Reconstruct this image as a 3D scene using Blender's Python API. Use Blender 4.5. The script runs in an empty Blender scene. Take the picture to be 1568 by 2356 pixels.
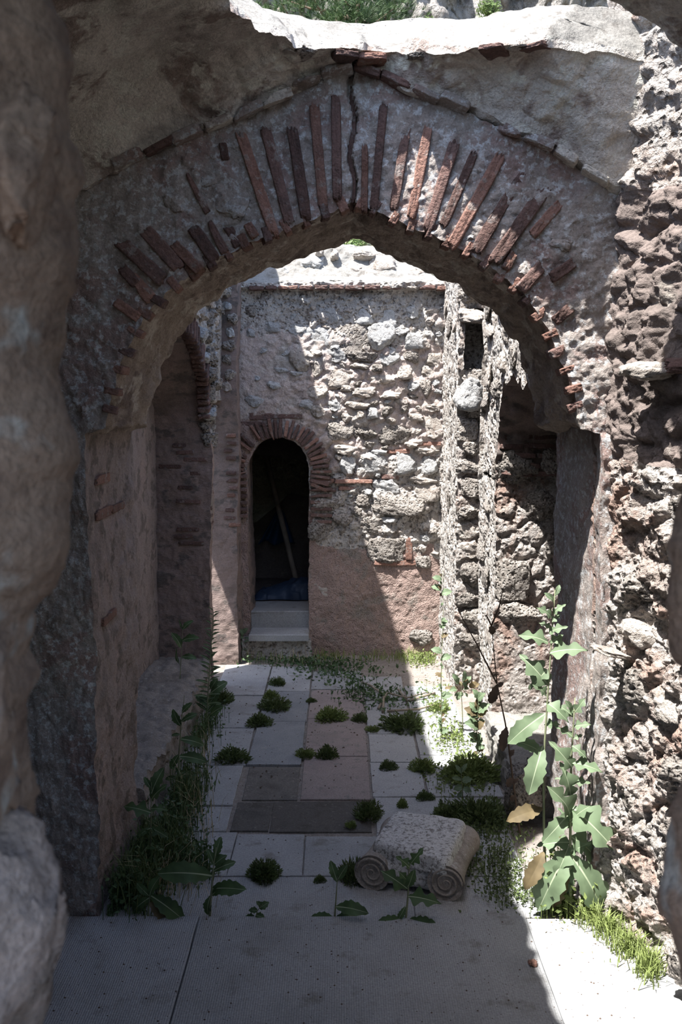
import bpy, math, random
import numpy as np
from mathutils import Vector, Matrix, Euler

S = bpy.context.scene
COL = S.collection
R = math.radians
PI = math.pi
random.seed(7)
RNG = np.random.default_rng(7)

# ------------------------------------------------------------------ camera, light, exposure
CAM_H, PITCH, FPX = 2.4, R(6.2), 2290.0
cd = bpy.data.cameras.new('camera')
cd.sensor_fit = 'VERTICAL'; cd.sensor_height = 36.0; cd.sensor_width = 24.0
cd.lens = 36.0 * FPX / 2356.0
cd.clip_start = 0.05; cd.clip_end = 300
cd.dof.use_dof = True; cd.dof.focus_distance = 6.2; cd.dof.aperture_fstop = 8.0
cam = bpy.data.objects.new('camera', cd); COL.objects.link(cam)
cam.location = (0, 0, CAM_H); cam.rotation_euler = (R(90) - PITCH, 0, 0)
S.camera = cam

SUN_DIR = Vector((0.335, 0.31, -1.0)).normalized()
sl = bpy.data.lights.new('sun', 'SUN'); sl.energy = 17.5; sl.angle = R(0.6); sl.color = (1.0, 0.97, 0.93)
sun = bpy.data.objects.new('sun', sl); COL.objects.link(sun)
sun.rotation_euler = (-SUN_DIR).to_track_quat('Z', 'Y').to_euler(); sun.location = (-5, -4, 16)

w = bpy.data.worlds.new('sky_world'); S.world = w; w.use_nodes = True
nt = w.node_tree; nt.nodes.clear()
sky = nt.nodes.new('ShaderNodeTexSky'); sky.sky_type = 'NISHITA'; sky.sun_disc = False
sky.sun_elevation = math.asin(-SUN_DIR.z); sky.sun_rotation = math.atan2(-SUN_DIR.x, -SUN_DIR.y)
sky.air_density = 1.0; sky.dust_density = 1.5; sky.ozone_density = 1.0
bg = nt.nodes.new('ShaderNodeBackground'); bg.inputs['Strength'].default_value = 0.5
wo = nt.nodes.new('ShaderNodeOutputWorld')
nt.links.new(sky.outputs[0], bg.inputs[0]); nt.links.new(bg.outputs[0], wo.inputs[0])

vs = S.view_settings
vs.view_transform = 'Standard'; vs.look = 'None'; vs.gamma = 1.0; vs.use_curve_mapping = False
vs.exposure = -0.15
S.cycles.max_bounces = 5; S.cycles.diffuse_bounces = 4; S.cycles.glossy_bounces = 1; S.cycles.caustics_reflective = False; S.cycles.caustics_refractive = False
S.cycles.sample_clamp_indirect = 6.0

# ------------------------------------------------------------------ photo ray helpers
_c, _s = math.cos(PITCH), math.sin(PITCH)
def ray(u, v):
    dx = (u - 784.0) / FPX; dz = -(v - 1178.0) / FPX
    return dx, _c + dz * _s, -_s + dz * _c
def on_z(u, v, z=0.0):
    d = ray(u, v); t = (z - CAM_H) / d[2]; return (d[0] * t, d[1] * t, z)
def on_y(u, v, Y):
    d = ray(u, v); t = Y / d[1]; return (d[0] * t, Y, CAM_H + d[2] * t)

# ------------------------------------------------------------------ numpy noise
def _h(ix, iy, iz, seed):
    n = (ix.astype(np.uint32) * np.uint32(374761393) + iy.astype(np.uint32) * np.uint32(668265263)
         + iz.astype(np.uint32) * np.uint32(2246822519) + np.uint32((seed * 3266489917) & 0xffffffff))
    n = (n ^ (n >> np.uint32(13))) * np.uint32(1274126177)
    n = (n ^ (n >> np.uint32(15))) * np.uint32(2246822519)
    n ^= n >> np.uint32(16)
    return n
def vnoise3(P, freq, seed):
    """three-component value noise in [-1,1]"""
    Q = P * freq + 137.31
    I = np.floor(Q); f = (Q - I).astype(np.float32); I = I.astype(np.int64)
    f = f * f * f * (f * (f * 6 - 15) + 10)
    out = np.zeros((len(P), 3), np.float32)
    for a in (0, 1):
        wx = f[:, 0] if a else 1 - f[:, 0]
        for b in (0, 1):
            wy = f[:, 1] if b else 1 - f[:, 1]
            for c in (0, 1):
                wz = f[:, 2] if c else 1 - f[:, 2]
                h = _h(I[:, 0] + a, I[:, 1] + b, I[:, 2] + c, seed)
                ww = wx * wy * wz
                out[:, 0] += ww * ((h & np.uint32(1023)).astype(np.float32) / 511.5 - 1)
                out[:, 1] += ww * (((h >> np.uint32(10)) & np.uint32(1023)).astype(np.float32) / 511.5 - 1)
                out[:, 2] += ww * (((h >> np.uint32(20)) & np.uint32(1023)).astype(np.float32) / 511.5 - 1)
    return out
def fbm3(P, freq, octv, seed, gain=0.5):
    o = 0; a = 1.0
    for k in range(octv):
        o = o + a * vnoise3(P, freq * 2.03 ** k, seed + k * 11); a *= gain
    return o
def worley(P, freq, seed):
    Q = P * freq + 71.7
    I = np.floor(Q).astype(np.int64); F1 = np.full(len(P), 9.0, np.float32); F2 = F1.copy()
    for a in (-1, 0, 1):
        for b in (-1, 0, 1):
            for c in (-1, 0, 1):
                C = I + np.array([a, b, c])
                h = _h(C[:, 0], C[:, 1], C[:, 2], seed)
                o = np.stack([(h & np.uint32(1023)), ((h >> np.uint32(10)) & np.uint32(1023)), ((h >> np.uint32(20)) & np.uint32(1023))], 1) / 1023.0
                d = np.linalg.norm(C + o - Q, axis=1).astype(np.float32)
                F2 = np.minimum(F2, np.maximum(F1, d)); F1 = np.minimum(F1, d)
    return F1, F2
def roughen(P, a=1.0, fine=1.0, seed=3):
    D = vnoise3(P, 1.4, seed) * 0.022 + fbm3(P, 5.0, 3, seed + 20) * 0.013 + fbm3(P, 24.0, 2, seed + 40) * 0.0045 * fine
    return P + a * D

# ------------------------------------------------------------------ mesh helpers
def new_mesh(name, V, F, mi=None, smooth=True):
    """V (n,3); F list/array of equal length polygons or list of mixed"""
    me = bpy.data.meshes.new(name)
    if isinstance(F, np.ndarray):
        k = F.shape[1]
        me.vertices.add(len(V)); me.vertices.foreach_set('co', np.asarray(V, np.float32).ravel())
        me.loops.add(F.size); me.loops.foreach_set('vertex_index', F.astype(np.int32).ravel())
        me.polygons.add(len(F)); me.polygons.foreach_set('loop_start', np.arange(0, F.size, k, dtype=np.int32))
        me.update(calc_edges=True)
    else:
        me.from_pydata([tuple(v) for v in V], [], F)
    if mi is not None: me.polygons.foreach_set('material_index', np.asarray(mi, np.int32))
    if smooth: me.polygons.foreach_set('use_smooth', np.ones(len(me.polygons), bool))
    me.update(); me.validate()
    return me
def obj(name, me, mats=None, parent=None, loc=None, rot=None, scale=None, label=None, cat=None, group=None, kind=None):
    o = bpy.data.objects.new(name, me); COL.objects.link(o)
    if mats is not None and me is not None and len(me.materials) == 0:
        for m in (mats if isinstance(mats, (list, tuple)) else [mats]): me.materials.append(m)
    if parent is not None: o.parent = parent
    if loc is not None: o.location = loc
    if rot is not None: o.rotation_euler = rot
    if scale is not None: o.scale = scale
    if label: o['label'] = label
    if cat: o['category'] = cat
    if group: o['group'] = group
    if kind: o['kind'] = kind
    return o
def link_mat(o, mat):
    """per-object material on shared mesh data"""
    if len(o.data.materials) == 0: o.data.materials.append(mat)
    o.material_slots[0].link = 'OBJECT'; o.material_slots[0].material = mat
def empty(name, loc, label, cat, group=None):
    e = bpy.data.objects.new(name, None); COL.objects.link(e); e.location = loc; e.empty_display_size = .1
    e['label'] = label; e['category'] = cat
    if group: e['group'] = group
    return e
def resample(pts, n, closed=False):
    P = np.array(pts, float)
    if closed: P = np.vstack([P, P[:1]])
    L = np.r_[0, np.cumsum(np.linalg.norm(np.diff(P, axis=0), axis=1))]
    t = np.linspace(0, L[-1], n + 1)[:-1] if closed else np.linspace(0, L[-1], n)
    return np.stack([np.interp(t, L, P[:, k]) for k in range(P.shape[1])], 1)
def segs(parts, ns):
    """join polylines resampled separately so that corners correspond"""
    out = []
    for i, (p, n) in enumerate(zip(parts, ns)):
        q = resample(p, n + 1)
        out.append(q if i == len(parts) - 1 else q[:-1])
    return np.vstack(out)
def ruled(A, B, m):
    t = np.linspace(0, 1, m)[None, :, None]
    return A[:, None, :] * (1 - t) + B[:, None, :] * t
def quad(p00, p10, p11, p01, n, m):
    A = resample([p00, p10], n); B = resample([p01, p11], n)
    return ruled(A, B, m)
class Shell:
    def __init__(s): s.V = []; s.F = []; s.M = []; s.n = 0
    def add(s, P, mi=0, wrap=False, keep=None):
        n, m, _ = P.shape
        I = np.arange(n * m).reshape(n, m)
        if wrap: I = np.vstack([I, I[:1]])
        F = np.stack([I[:-1, :-1], I[1:, :-1], I[1:, 1:], I[:-1, 1:]], -1).reshape(-1, 4)
        if keep is not None:
            C = P.reshape(-1, 3)[F].mean(1); F = F[keep(C)]
        s.V.append(P.reshape(-1, 3)); s.F.append(F + s.n); s.M.append(np.full(len(F), mi)); s.n += n * m
    def build(s, name, mats, a=1.0, fine=1.0, seed=3, post=None, **kw):
        V0 = np.vstack(s.V); V = V0
        if a: V = roughen(V, a, fine, seed)
        if post: V = post(V)
        if a: V[V0[:, 2] <= .001, 2] = -.08          # walls run down into the ground
        me = new_mesh(name, V, np.vstack(s.F), np.concatenate(s.M))
        return obj(name, me, mats, **kw)
def tube(pts, rad, seg=8, cap=True):
    """tube along points; returns verts, faces"""
    P = [Vector(p) for p in pts]; V = []; F = []
    if not isinstance(rad, (list, tuple)): rad = [rad] * len(P)
    for i, p in enumerate(P):
        d = (P[min(i + 1, len(P) - 1)] - P[max(i - 1, 0)]).normalized()
        a = d.orthogonal().normalized() if i == 0 else (a - d * a.dot(d)).normalized()
        b = d.cross(a)
        for k in range(seg):
            t = 2 * PI * k / seg
            V.append(p + (a * math.cos(t) + b * math.sin(t)) * rad[i])
    for i in range(len(P) - 1):
        for k in range(seg):
            F.append((i * seg + k, i * seg + (k + 1) % seg, (i + 1) * seg + (k + 1) % seg, (i + 1) * seg + k))
    if cap:
        F.append(tuple(range(seg))[::-1]); F.append(tuple(range((len(P) - 1) * seg, len(P) * seg)))
    return V, F

# ------------------------------------------------------------------ materials
def _n(nt, t, **kw):
    n = nt.nodes.new(t)
    for k, v in kw.items(): setattr(n, k, v)
    return n
def rock(name, c1, c2, c3=None, scale=3.0, spot=None, spot_scale=14.0, spot_cut=(.56, .68), bump=.5, bump_d=.012, bscale=60.0,
         pits=0.0, rough=.9, rnd=.12, stretch=(1, 1, 1), patch=None, patch_scale=2.2, patch_cut=(.52, .6)):
    m = bpy.data.materials.new(name); m.use_nodes = True
    t = m.node_tree; t.nodes.clear(); L = t.links.new
    out = _n(t, 'ShaderNodeOutputMaterial'); bs = _n(t, 'ShaderNodeBsdfPrincipled')
    L(bs.outputs[0], out.inputs[0]); bs.inputs['Roughness'].default_value = rough
    bs.inputs['Specular IOR Level'].default_value = .2
    geo = _n(t, 'ShaderNodeNewGeometry'); mp = _n(t, 'ShaderNodeMapping'); mp.inputs['Scale'].default_value = stretch
    L(geo.outputs['Position'], mp.inputs[0])
    def noise(sc, det=6, ro=.62, dis=0.0):
        n = _n(t, 'ShaderNodeTexNoise'); n.inputs['Scale'].default_value = sc; n.inputs['Detail'].default_value = det
        n.inputs['Roughness'].default_value = ro; n.inputs['Distortion'].default_value = dis
        L(mp.outputs[0], n.inputs['Vector']); return n
    def ramp(src, stops):
        r = _n(t, 'ShaderNodeValToRGB'); L(src, r.inputs[0]); e = r.color_ramp.elements
        while len(e) < len(stops): e.new(.5)
        for q, (p, c) in zip(e, stops): q.position = p; q.color = (*c, 1) if len(c) == 3 else c
        return r
    def mix(fac, a, b, mode='MIX'):
        x = _n(t, 'ShaderNodeMix', data_type='RGBA', blend_type=mode)
        if isinstance(fac, float): x.inputs[0].default_value = fac
        else: L(fac, x.inputs[0])
        for i, q in ((6, a), (7, b)):
            if isinstance(q, tuple): x.inputs[i].default_value = (*q, 1)
            else: L(q, x.inputs[i])
        return x.outputs[2]
    n1 = noise(scale, 4, .65, .4)
    col = ramp(n1.outputs[0], [(.32, c1), (.5, c2), (.68, c3 or c1)]).outputs[0]
    if patch:
        n4 = noise(patch_scale, 5, .7, .6)
        f = ramp(n4.outputs[0], [(patch_cut[0], (0, 0, 0)), (patch_cut[1], (1, 1, 1))]).outputs[0]
        col = mix(f, col, patch)
    if spot:
        n2 = noise(spot_scale, 3, .7)
        f = ramp(n2.outputs[0], [(spot_cut[0], (0, 0, 0)), (spot_cut[1], (1, 1, 1))]).outputs[0]
        col = mix(f, col, spot)
    n3 = noise(95, 2, .7)
    g = ramp(n3.outputs[0], [(.25, (.72, .72, .72)), (.75, (1.22, 1.22, 1.22))]).outputs[0]
    col = mix(1.0, col, g, 'MULTIPLY')
    if rnd:
        oi = _n(t, 'ShaderNodeObjectInfo'); hs = _n(t, 'ShaderNodeHueSaturation')
        ma = _n(t, 'ShaderNodeMapRange'); ma.inputs['To Min'].default_value = 1 - rnd; ma.inputs['To Max'].default_value = 1 + rnd
        L(oi.outputs['Random'], ma.inputs[0]); L(ma.outputs[0], hs.inputs['Value']); L(col, hs.inputs['Color']); col = hs.outputs[0]
    L(col, bs.inputs['Base Color'])
    nb = noise(bscale, 4, .68); b = _n(t, 'ShaderNodeBump'); b.inputs['Strength'].default_value = bump; b.inputs['Distance'].default_value = bump_d
    hsrc = nb.outputs[0]
    if pits:
        vo = _n(t, 'ShaderNodeTexVoronoi'); vo.inputs['Scale'].default_value = pits; L(mp.outputs[0], vo.inputs['Vector'])
        r = ramp(vo.outputs['Distance'], [(.05, (0, 0, 0)), (.45, (1, 1, 1))]).outputs[0]
        ad = _n(t, 'ShaderNodeMath', operation='ADD'); L(r, ad.inputs[0]); L(nb.outputs[0], ad.inputs[1]); hsrc = ad.outputs[0]
    L(hsrc, b.inputs['Height']); L(b.outputs[0], bs.inputs['Normal'])
    return m
def plain(name, col, rough=.7, trans=0.0, var=.15, scale=18.0):
    m = bpy.data.materials.new(name); m.use_nodes = True
    t = m.node_tree; t.nodes.clear(); L = t.links.new
    out = _n(t, 'ShaderNodeOutputMaterial'); bs = _n(t, 'ShaderNodeBsdfPrincipled')
    bs.inputs['Roughness'].default_value = rough; bs.inputs['Specular IOR Level'].default_value = .3
    geo = _n(t, 'ShaderNodeNewGeometry'); no = _n(t, 'ShaderNodeTexNoise'); no.inputs['Scale'].default_value = scale
    L(geo.outputs['Position'], no.inputs['Vector'])
    r = _n(t, 'ShaderNodeValToRGB'); L(no.outputs[0], r.inputs[0])
    r.color_ramp.elements[0].position = .3; r.color_ramp.elements[1].position = .7
    r.color_ramp.elements[0].color = (*[c * (1 - var) for c in col], 1); r.color_ramp.elements[1].color = (*[c * (1 + var) for c in col], 1)
    L(r.outputs[0], bs.inputs['Base Color'])
    if trans:
        tr = _n(t, 'ShaderNodeBsdfTranslucent'); mx = _n(t, 'ShaderNodeMixShader'); mx.inputs[0].default_value = trans
        L(r.outputs[0], tr.inputs[0]); L(bs.outputs[0], mx.inputs[1]); L(tr.outputs[0], mx.inputs[2]); L(mx.outputs[0], out.inputs[0])
    else: L(bs.outputs[0], out.inputs[0])
    return m

M = {}
M['arch_face'] = rock('weathered_arch_mortar', (.24, .205, .185), (.33, .295, .27), (.23, .19, .17), 3.5, spot=(.45, .45, .45), spot_scale=30, spot_cut=(.52, .62), patch=(.27, .2, .18), patch_scale=3.0, patch_cut=(.5, .58),
                      bump=.8, bump_d=.01, bscale=70, rnd=0)
M['soffit'] = rock('soffit_plaster', (.21, .165, .14), (.33, .27, .225), (.24, .19, .16), 3.0, spot=(.44, .39, .34), spot_scale=7, spot_cut=(.54, .62), patch=(.17, .13, .11), patch_scale=4, patch_cut=(.53, .6), bump=.9, bump_d=.02, bscale=40, rnd=0, stretch=(1, .5, 1))
M['jamb'] = rock('grey_pink_jamb_plaster', (.235, .185, .168), (.3, .245, .225), (.2, .165, .15), 3.2, spot=(.17, .14, .125), spot_scale=6, spot_cut=(.53, .6), patch=(.32, .25, .225), patch_scale=3, patch_cut=(.55, .6), bump=.8, bump_d=.02, bscale=36, rnd=0)
M['vault'] = rock('stained_vault_plaster', (.5, .46, .41), (.58, .54, .48), (.46, .41, .37), 2.2, spot=(.62, .6, .53), spot_scale=8, spot_cut=(.55, .61), patch=(.29, .235, .205), patch_scale=2.7, patch_cut=(.53, .6), bump=.9, bump_d=.02, bscale=34, rnd=0)
M['lip'] = rock('pale_lime_rim', (.195, .187, .172), (.24, .232, .214), (.185, .175, .16), 3.0, spot=(.15, .14, .127), spot_scale=12, spot_cut=(.57, .66), bump=.6, bscale=45, rnd=0)
M['dark_wall'] = rock('sooty_shaded_wall', (.13, .105, .095), (.19, .155, .14), (.12, .1, .09), 2.0, spot=(.28, .25, .22), spot_scale=8, spot_cut=(.62, .74), bump=.7, bump_d=.02, bscale=40, rnd=0)  # shade of the bay walls put into the colour, soot in the storeroom
M['inner_plaster'] = rock('pink_grey_plaster', (.4, .325, .295), (.48, .405, .37), (.38, .31, .28), 2.6, spot=(.3, .26, .235), spot_scale=12, spot_cut=(.56, .64),
                          patch=(.42, .385, .355), patch_scale=2.8, patch_cut=(.5, .6), bump=.8, bump_d=.02, bscale=42, rnd=0)
M['brown_plaster'] = rock('red_brown_plaster', (.27, .195, .17), (.33, .245, .215), (.24, .18, .155), 2.2, spot=(.36, .31, .28), spot_scale=26, spot_cut=(.62, .72), patch=(.25, .215, .19), patch_scale=3.2, patch_cut=(.53, .62), bump=.7, bump_d=.014, bscale=60, pits=60, rnd=0)
M['rubble_mortar'] = rock('sandy_rubble_mortar', (.42, .39, .36), (.52, .49, .455), (.4, .36, .33), 4.0, spot=(.25, .215, .19), spot_scale=14, spot_cut=(.54, .63), bump=1.0, bump_d=.03, bscale=38, pits=30, rnd=0)
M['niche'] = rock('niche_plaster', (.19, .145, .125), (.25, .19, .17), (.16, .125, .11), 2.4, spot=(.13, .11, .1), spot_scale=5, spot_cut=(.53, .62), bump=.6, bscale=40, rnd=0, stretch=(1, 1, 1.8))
M['near_right'] = rock('crumbling_tufa_core', (.36, .325, .3), (.45, .415, .385), (.33, .275, .245), 2.6, spot=(.3, .26, .23), spot_scale=12, spot_cut=(.55, .65), patch=(.33, .235, .195), patch_scale=1.6, patch_cut=(.5, .6), bump=1.0, bump_d=.035, bscale=42, pits=26, rnd=0)
M['lime'] = rock('grey_limestone', (.36, .36, .355), (.45, .45, .445), (.32, .315, .305), 8.0, spot=(.25, .24, .23), spot_scale=22, spot_cut=(.56, .66), bump=1.0, bump_d=.02, bscale=40, rnd=.15)
M['tufa'] = rock('brown_tufa', (.31, .28, .25), (.42, .385, .35), (.28, .25, .225), 9.0, spot=(.18, .155, .135), spot_scale=30, spot_cut=(.54, .62), bump=1.0, bump_d=.03, bscale=60, pits=45, rnd=.2)
M['tan'] = rock('tan_sandstone', (.36, .32, .285), (.44, .4, .36), (.33, .29, .26), 6.0, spot=(.27, .225, .19), spot_scale=20, spot_cut=(.55, .66), bump=1.0, bump_d=.02, bscale=40, rnd=.15)
M['brick'] = rock('fired_brick', (.2, .108, .083), (.26, .15, .118), (.175, .102, .084), 7.0, spot=(.27, .22, .195), spot_scale=18, spot_cut=(.56, .66), bump=.9, bump_d=.016, bscale=50, rnd=.3)
M['brick_dark'] = rock('dark_weathered_brick', (.12, .078, .068), (.165, .102, .088), (.105, .073, .066), 7.0, spot=(.24, .205, .19), spot_scale=17, spot_cut=(.57, .67), bump=.9, bump_d=.016, bscale=50, rnd=.3)
M['marble'] = rock('white_marble_slab', (.29, .295, .3), (.34, .345, .35), (.275, .275, .275), 1.6, spot=(.22, .215, .205), spot_scale=6, spot_cut=(.57, .7), bump=.2, bump_d=.006, bscale=90, rough=.75, rnd=.1)
M['grey_slab'] = rock('blue_grey_slab', (.22, .235, .25), (.27, .28, .295), (.21, .22, .235), 2.5, spot=(.31, .31, .31), spot_scale=6, spot_cut=(.62, .68), bump=.2, bump_d=.006, bscale=90, rough=.75, rnd=.06)
M['pink_slab'] = rock('pink_slab', (.245, .205, .198), (.285, .24, .23), (.23, .2, .19), 3.0, spot=(.2, .185, .175), spot_scale=14, spot_cut=(.56, .66), bump=.2, bump_d=.006, bscale=90, rough=.8, rnd=.06)
M['dark_slab'] = rock('dark_olive_slab', (.105, .1, .093), (.14, .13, .12), (.1, .093, .083), 5.0, spot=(.22, .2, .18), spot_scale=40, spot_cut=(.6, .68), bump=.3, bump_d=.008, bscale=90, rnd=.25)
M['bed'] = rock('earthy_floor_bed', (.21, .185, .165), (.27, .24, .215), (.19, .165, .145), 5.0, spot=(.34, .32, .295), spot_scale=40, spot_cut=(.58, .66), bump=.7, bscale=80, rnd=0)
M['granite'] = rock('speckled_marble', (.46, .46, .46), (.55, .55, .55), (.48, .48, .475), 6.0, spot=(.22, .21, .2), spot_scale=52, spot_cut=(.52, .6), bump=.6, bscale=70, rnd=0)
M['volute'] = rock('brown_carved_marble', (.25, .215, .19), (.32, .285, .255), (.2, .175, .155), 9.0, spot=(.42, .4, .385), spot_scale=26, spot_cut=(.58, .68), bump=.6, bscale=60, rnd=0)
M['cliff'] = rock('limestone_cliff', (.26, .245, .225), (.34, .32, .295), (.2, .18, .165), .9, spot=(.28, .22, .17), spot_scale=1.8, spot_cut=(.58, .7), bump=1.0, bump_d=.25, bscale=5, rnd=0)
M['hill'] = rock('scrubby_hillside', (.22, .2, .13), (.3, .27, .18), (.16, .17, .1), 1.5, bump=.8, bump_d=.1, bscale=12, rnd=0)
M['fore'] = rock('foreground_jamb_stone', (.21, .145, .112), (.285, .205, .16), (.18, .125, .1), 7.0, spot=(.36, .34, .32), spot_scale=9, spot_cut=(.56, .66), bump=.8, bscale=60, rnd=.15)
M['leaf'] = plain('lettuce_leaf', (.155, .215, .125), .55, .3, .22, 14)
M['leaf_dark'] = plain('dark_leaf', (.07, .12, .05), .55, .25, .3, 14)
M['rib'] = plain('pale_leaf_rib', (.36, .42, .28), .6, .2)
M['leaf_dry'] = plain('yellowing_leaf', (.15, .115, .06), .7, .25, .3, 16)
M['stem'] = plain('green_stem', (.2, .22, .13), .6)
M['dead'] = plain('dead_brown_stalk', (.085, .06, .045), .85)
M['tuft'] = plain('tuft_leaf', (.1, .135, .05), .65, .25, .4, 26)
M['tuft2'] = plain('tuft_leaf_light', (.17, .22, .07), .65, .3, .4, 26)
M['grass'] = plain('grass_blade', (.21, .26, .085), .6, .3, .4, 20)
M['straw'] = plain('dry_straw', (.46, .38, .24), .75, .2, .3, 20)
M['pine'] = plain('pine_needles', (.05, .085, .03), .6, .2, .35, 2.5)
M['shrub'] = plain('shrub_leaf', (.11, .16, .05), .6, .3, .4, 6)
M['bark'] = plain('pine_bark', (.12, .085, .06), .9, 0, .3, 12)
M['twig'] = plain('grey_twig', (.26, .22, .17), .9, 0, .25, 30)
M['tarp'] = plain('blue_tarp', (.035, .055, .095), .5, 0, .2, 6)
M['cloth'] = plain('blue_cloth', (.025, .07, .15), .7, 0, .15, 6)
M['wood'] = plain('grey_timber', (.22, .18, .14), .8, 0, .2, 9)

# combed marble: chisel grooves as fine relief
def combed(name, base):
    m = base.copy(); m.name = name; t = m.node_tree; L = t.links.new
    bs = [n for n in t.nodes if n.type == 'BSDF_PRINCIPLED'][0]; b0 = [n for n in t.nodes if n.type == 'BUMP'][0]
    geo = [n for n in t.nodes if n.type == 'NEW_GEOMETRY'][0]
    wv = _n(t, 'ShaderNodeTexWave', wave_type='BANDS', bands_direction='X'); wv.inputs['Scale'].default_value = 32; wv.inputs['Distortion'].default_value = 1.2
    wv.inputs['Detail'].default_value = 2; L(geo.outputs['Position'], wv.inputs['Vector'])
    b = _n(t, 'ShaderNodeBump'); b.inputs['Strength'].default_value = .35; b.inputs['Distance'].default_value = .006
    L(wv.outputs[0], b.inputs['Height']); L(b0.outputs[0], b.inputs['Normal']); L(b.outputs[0], bs.inputs['Normal'])
    return m
M['combed'] = combed('combed_marble_slab', M['marble'])

# ------------------------------------------------------------------ stone and brick pieces (shared meshes)
def cube_sphere(n):
    V = {}; F = []; out = []
    def vid(p):
        k = tuple(np.round(p, 5))
        if k not in V: V[k] = len(out); out.append(p)
        return V[k]
    g = np.linspace(-1, 1, n + 1)
    for ax in range(3):
        for sg in (-1, 1):
            a, b = (ax + 1) % 3, (ax + 2) % 3
            for i in range(n):
                for j in range(n):
                    q = []
                    for di, dj in ((0, 0), (1, 0), (1, 1), (0, 1)):
                        p = np.zeros(3); p[ax] = sg; p[a] = g[i + di]; p[b] = g[j + dj]; q.append(vid(p))
                    F.append(q if sg > 0 else q[::-1])
    return np.array(out), np.array(F)
_CS = {}
def base_cube(n):
    if n not in _CS: _CS[n] = cube_sphere(n)
    return _CS[n]
def stone_mesh(name, seed, n=8, power=4.5, facets=7, amp=.1, pit=0.0, low=.13):
    V, F = base_cube(n); V = V.copy()
    r = np.random.default_rng(seed)
    nrm = (np.abs(V) ** power).sum(1) ** (1 / power); V = V / nrm[:, None]
    V += fbm3(V + seed * 3.7, 1.1, 2, seed) * low
    for k in range(facets):
        d = r.normal(size=3); d /= np.linalg.norm(d); lim = r.uniform(.6, .95)
        ex = np.maximum(0, V @ d - lim); V -= ex[:, None] * d * .9
    V += fbm3(V + seed, 4.0, 3, seed + 5) * amp * .55
    if pit:
        F1, F2 = worley(V + seed, 3.3, seed); N = V / np.linalg.norm(V, axis=1)[:, None]
        V -= N * (np.clip(.42 - F1, 0, 1) * pit)[:, None]
    return new_mesh(name, V, F)
LIME = [stone_mesh('limestone_piece', 10 + k, 12, 3.6, 14, .2) for k in range(10)]
TUFA = [stone_mesh('tufa_piece', 40 + k, 16, 5.0, 6, .17, .6) for k in range(8)]
BRICK = [stone_mesh('brick_piece', 70 + k, 9, 16.0, 1, .13, 0, .05) for k in range(8)]
def piece(kind, name, parent, center, half, rot=(0, 0, 0), mat=None):
    pool = {'L': LIME, 'T': TUFA, 'P': LIME, 'R': BRICK, 'D': BRICK}[kind]
    me = random.choice(pool)
    o = obj(name, me, None, parent, center, rot, half)
    link_mat(o, mat or {'L': M['lime'], 'T': M['tufa'], 'P': M['tan'], 'R': M['brick'], 'D': M['brick_dark']}[kind])
    return o

def wob(p, a=1.0, fine=1.0, seed=3):
    P = np.array([p], float); return Vector(roughen(P, a, fine, seed)[0])

# ================================================================== STRUCTURE
# ---------------------------------------------------------------- middle wall with the pointed arch
YF, YB = 4.45, 5.36            # front and back plane of the arch wall
CX = 0.02
half = [(1.06, 0.0), (1.035, .12), (.985, .28), (.905, .45), (.79, .595), (.6, .725), (.4, .82), (.2, .905), (.03, .985)]
archL = [(CX - x, 2.29 + z) for x, z in half]
archR = [(CX + x, 2.29 + z) for x, z in half][::-1]
archR[0] = archL[-1] = (.05, 3.275)
def arch_curve(Y, nj, na):
    g = lambda pts: [(x, Y, z) for x, z in pts]
    return segs([g([(CX - 1.15, 0), (CX - 1.15, 2.265)]), g([(CX - 1.15, 2.265), (CX - 1.06, 2.29)]), g(archL), g(archR),
                 g([(CX + 1.06, 2.29), (CX + 1.15, 2.265)]), g([(CX + 1.15, 2.265), (CX + 1.15, 0)])], [nj, 8, na, na, 8, nj])
HOOD_L = [(-1.5, 3.17), (-1.1, 3.33), (-.73, 3.52), (-.29, 3.70), (.05, 3.83)]
HOOD_R = [(.05, 3.83), (.37, 3.71), (.64, 3.60), (.91, 3.48), (1.12, 3.34), (1.5, 3.17)]
nj, na = 130, 250
If = arch_curve(YF, nj, na); Ib = arch_curve(YB, nj, na)
Of = segs([[(-1.5, YF, 0), (-1.5, YF, 2.2)], [(-1.5, YF, 2.2), (-1.5, YF, 2.25)], [(-1.5, YF, 2.25)] + [(x, YF, z) for x, z in HOOD_L],
           [(x, YF, z) for x, z in HOOD_R] + [(1.5, YF, 2.25)], [(1.5, YF, 2.25), (1.5, YF, 2.2)], [(1.5, YF, 2.2), (1.5, YF, 0)]], [nj, 8, na, na, 8, nj])
Ob = segs([[(-1.7, YB, 0), (-1.7, YB, 2.2)], [(-1.7, YB, 2.2), (-1.7, YB, 2.25)], [(-1.7, YB, 2.25), (-1.7, YB, 3.45), (.05, YB, 3.45)],
           [(.05, YB, 3.45), (1.7, YB, 3.45), (1.7, YB, 2.25)], [(1.7, YB, 2.25), (1.7, YB, 2.2)], [(1.7, YB, 2.2), (1.7, YB, 0)]], [nj, 8, na, na, 8, nj])
sh = Shell()
F = ruled(If, Of, 100)
sh.add(F, 0)
Sf = ruled(If, Ib, 70)
sh.add(Sf[nj:nj + 2 * na + 17], 1)                 # soffit of the arch
sh.add(Sf[:nj + 1], 2); sh.add(Sf[nj + 2 * na + 16:], 0)   # jambs
sh.add(ruled(Ib, Ob, 14), 3)
# head slope behind the vault rim
sh.add(quad((-1.9, 4.66, 4.1), (1.9, 4.66, 4.1), (1.9, YB, 3.45), (-1.9, YB, 3.45), 80, 16), 3)
for xx in (-1.7, 1.75): sh.add(quad((xx, 4.4, 0), (xx, 5.4, 0), (xx, 5.4, 3.9), (xx, 4.4, 3.9), 12, 30), 3)
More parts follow.
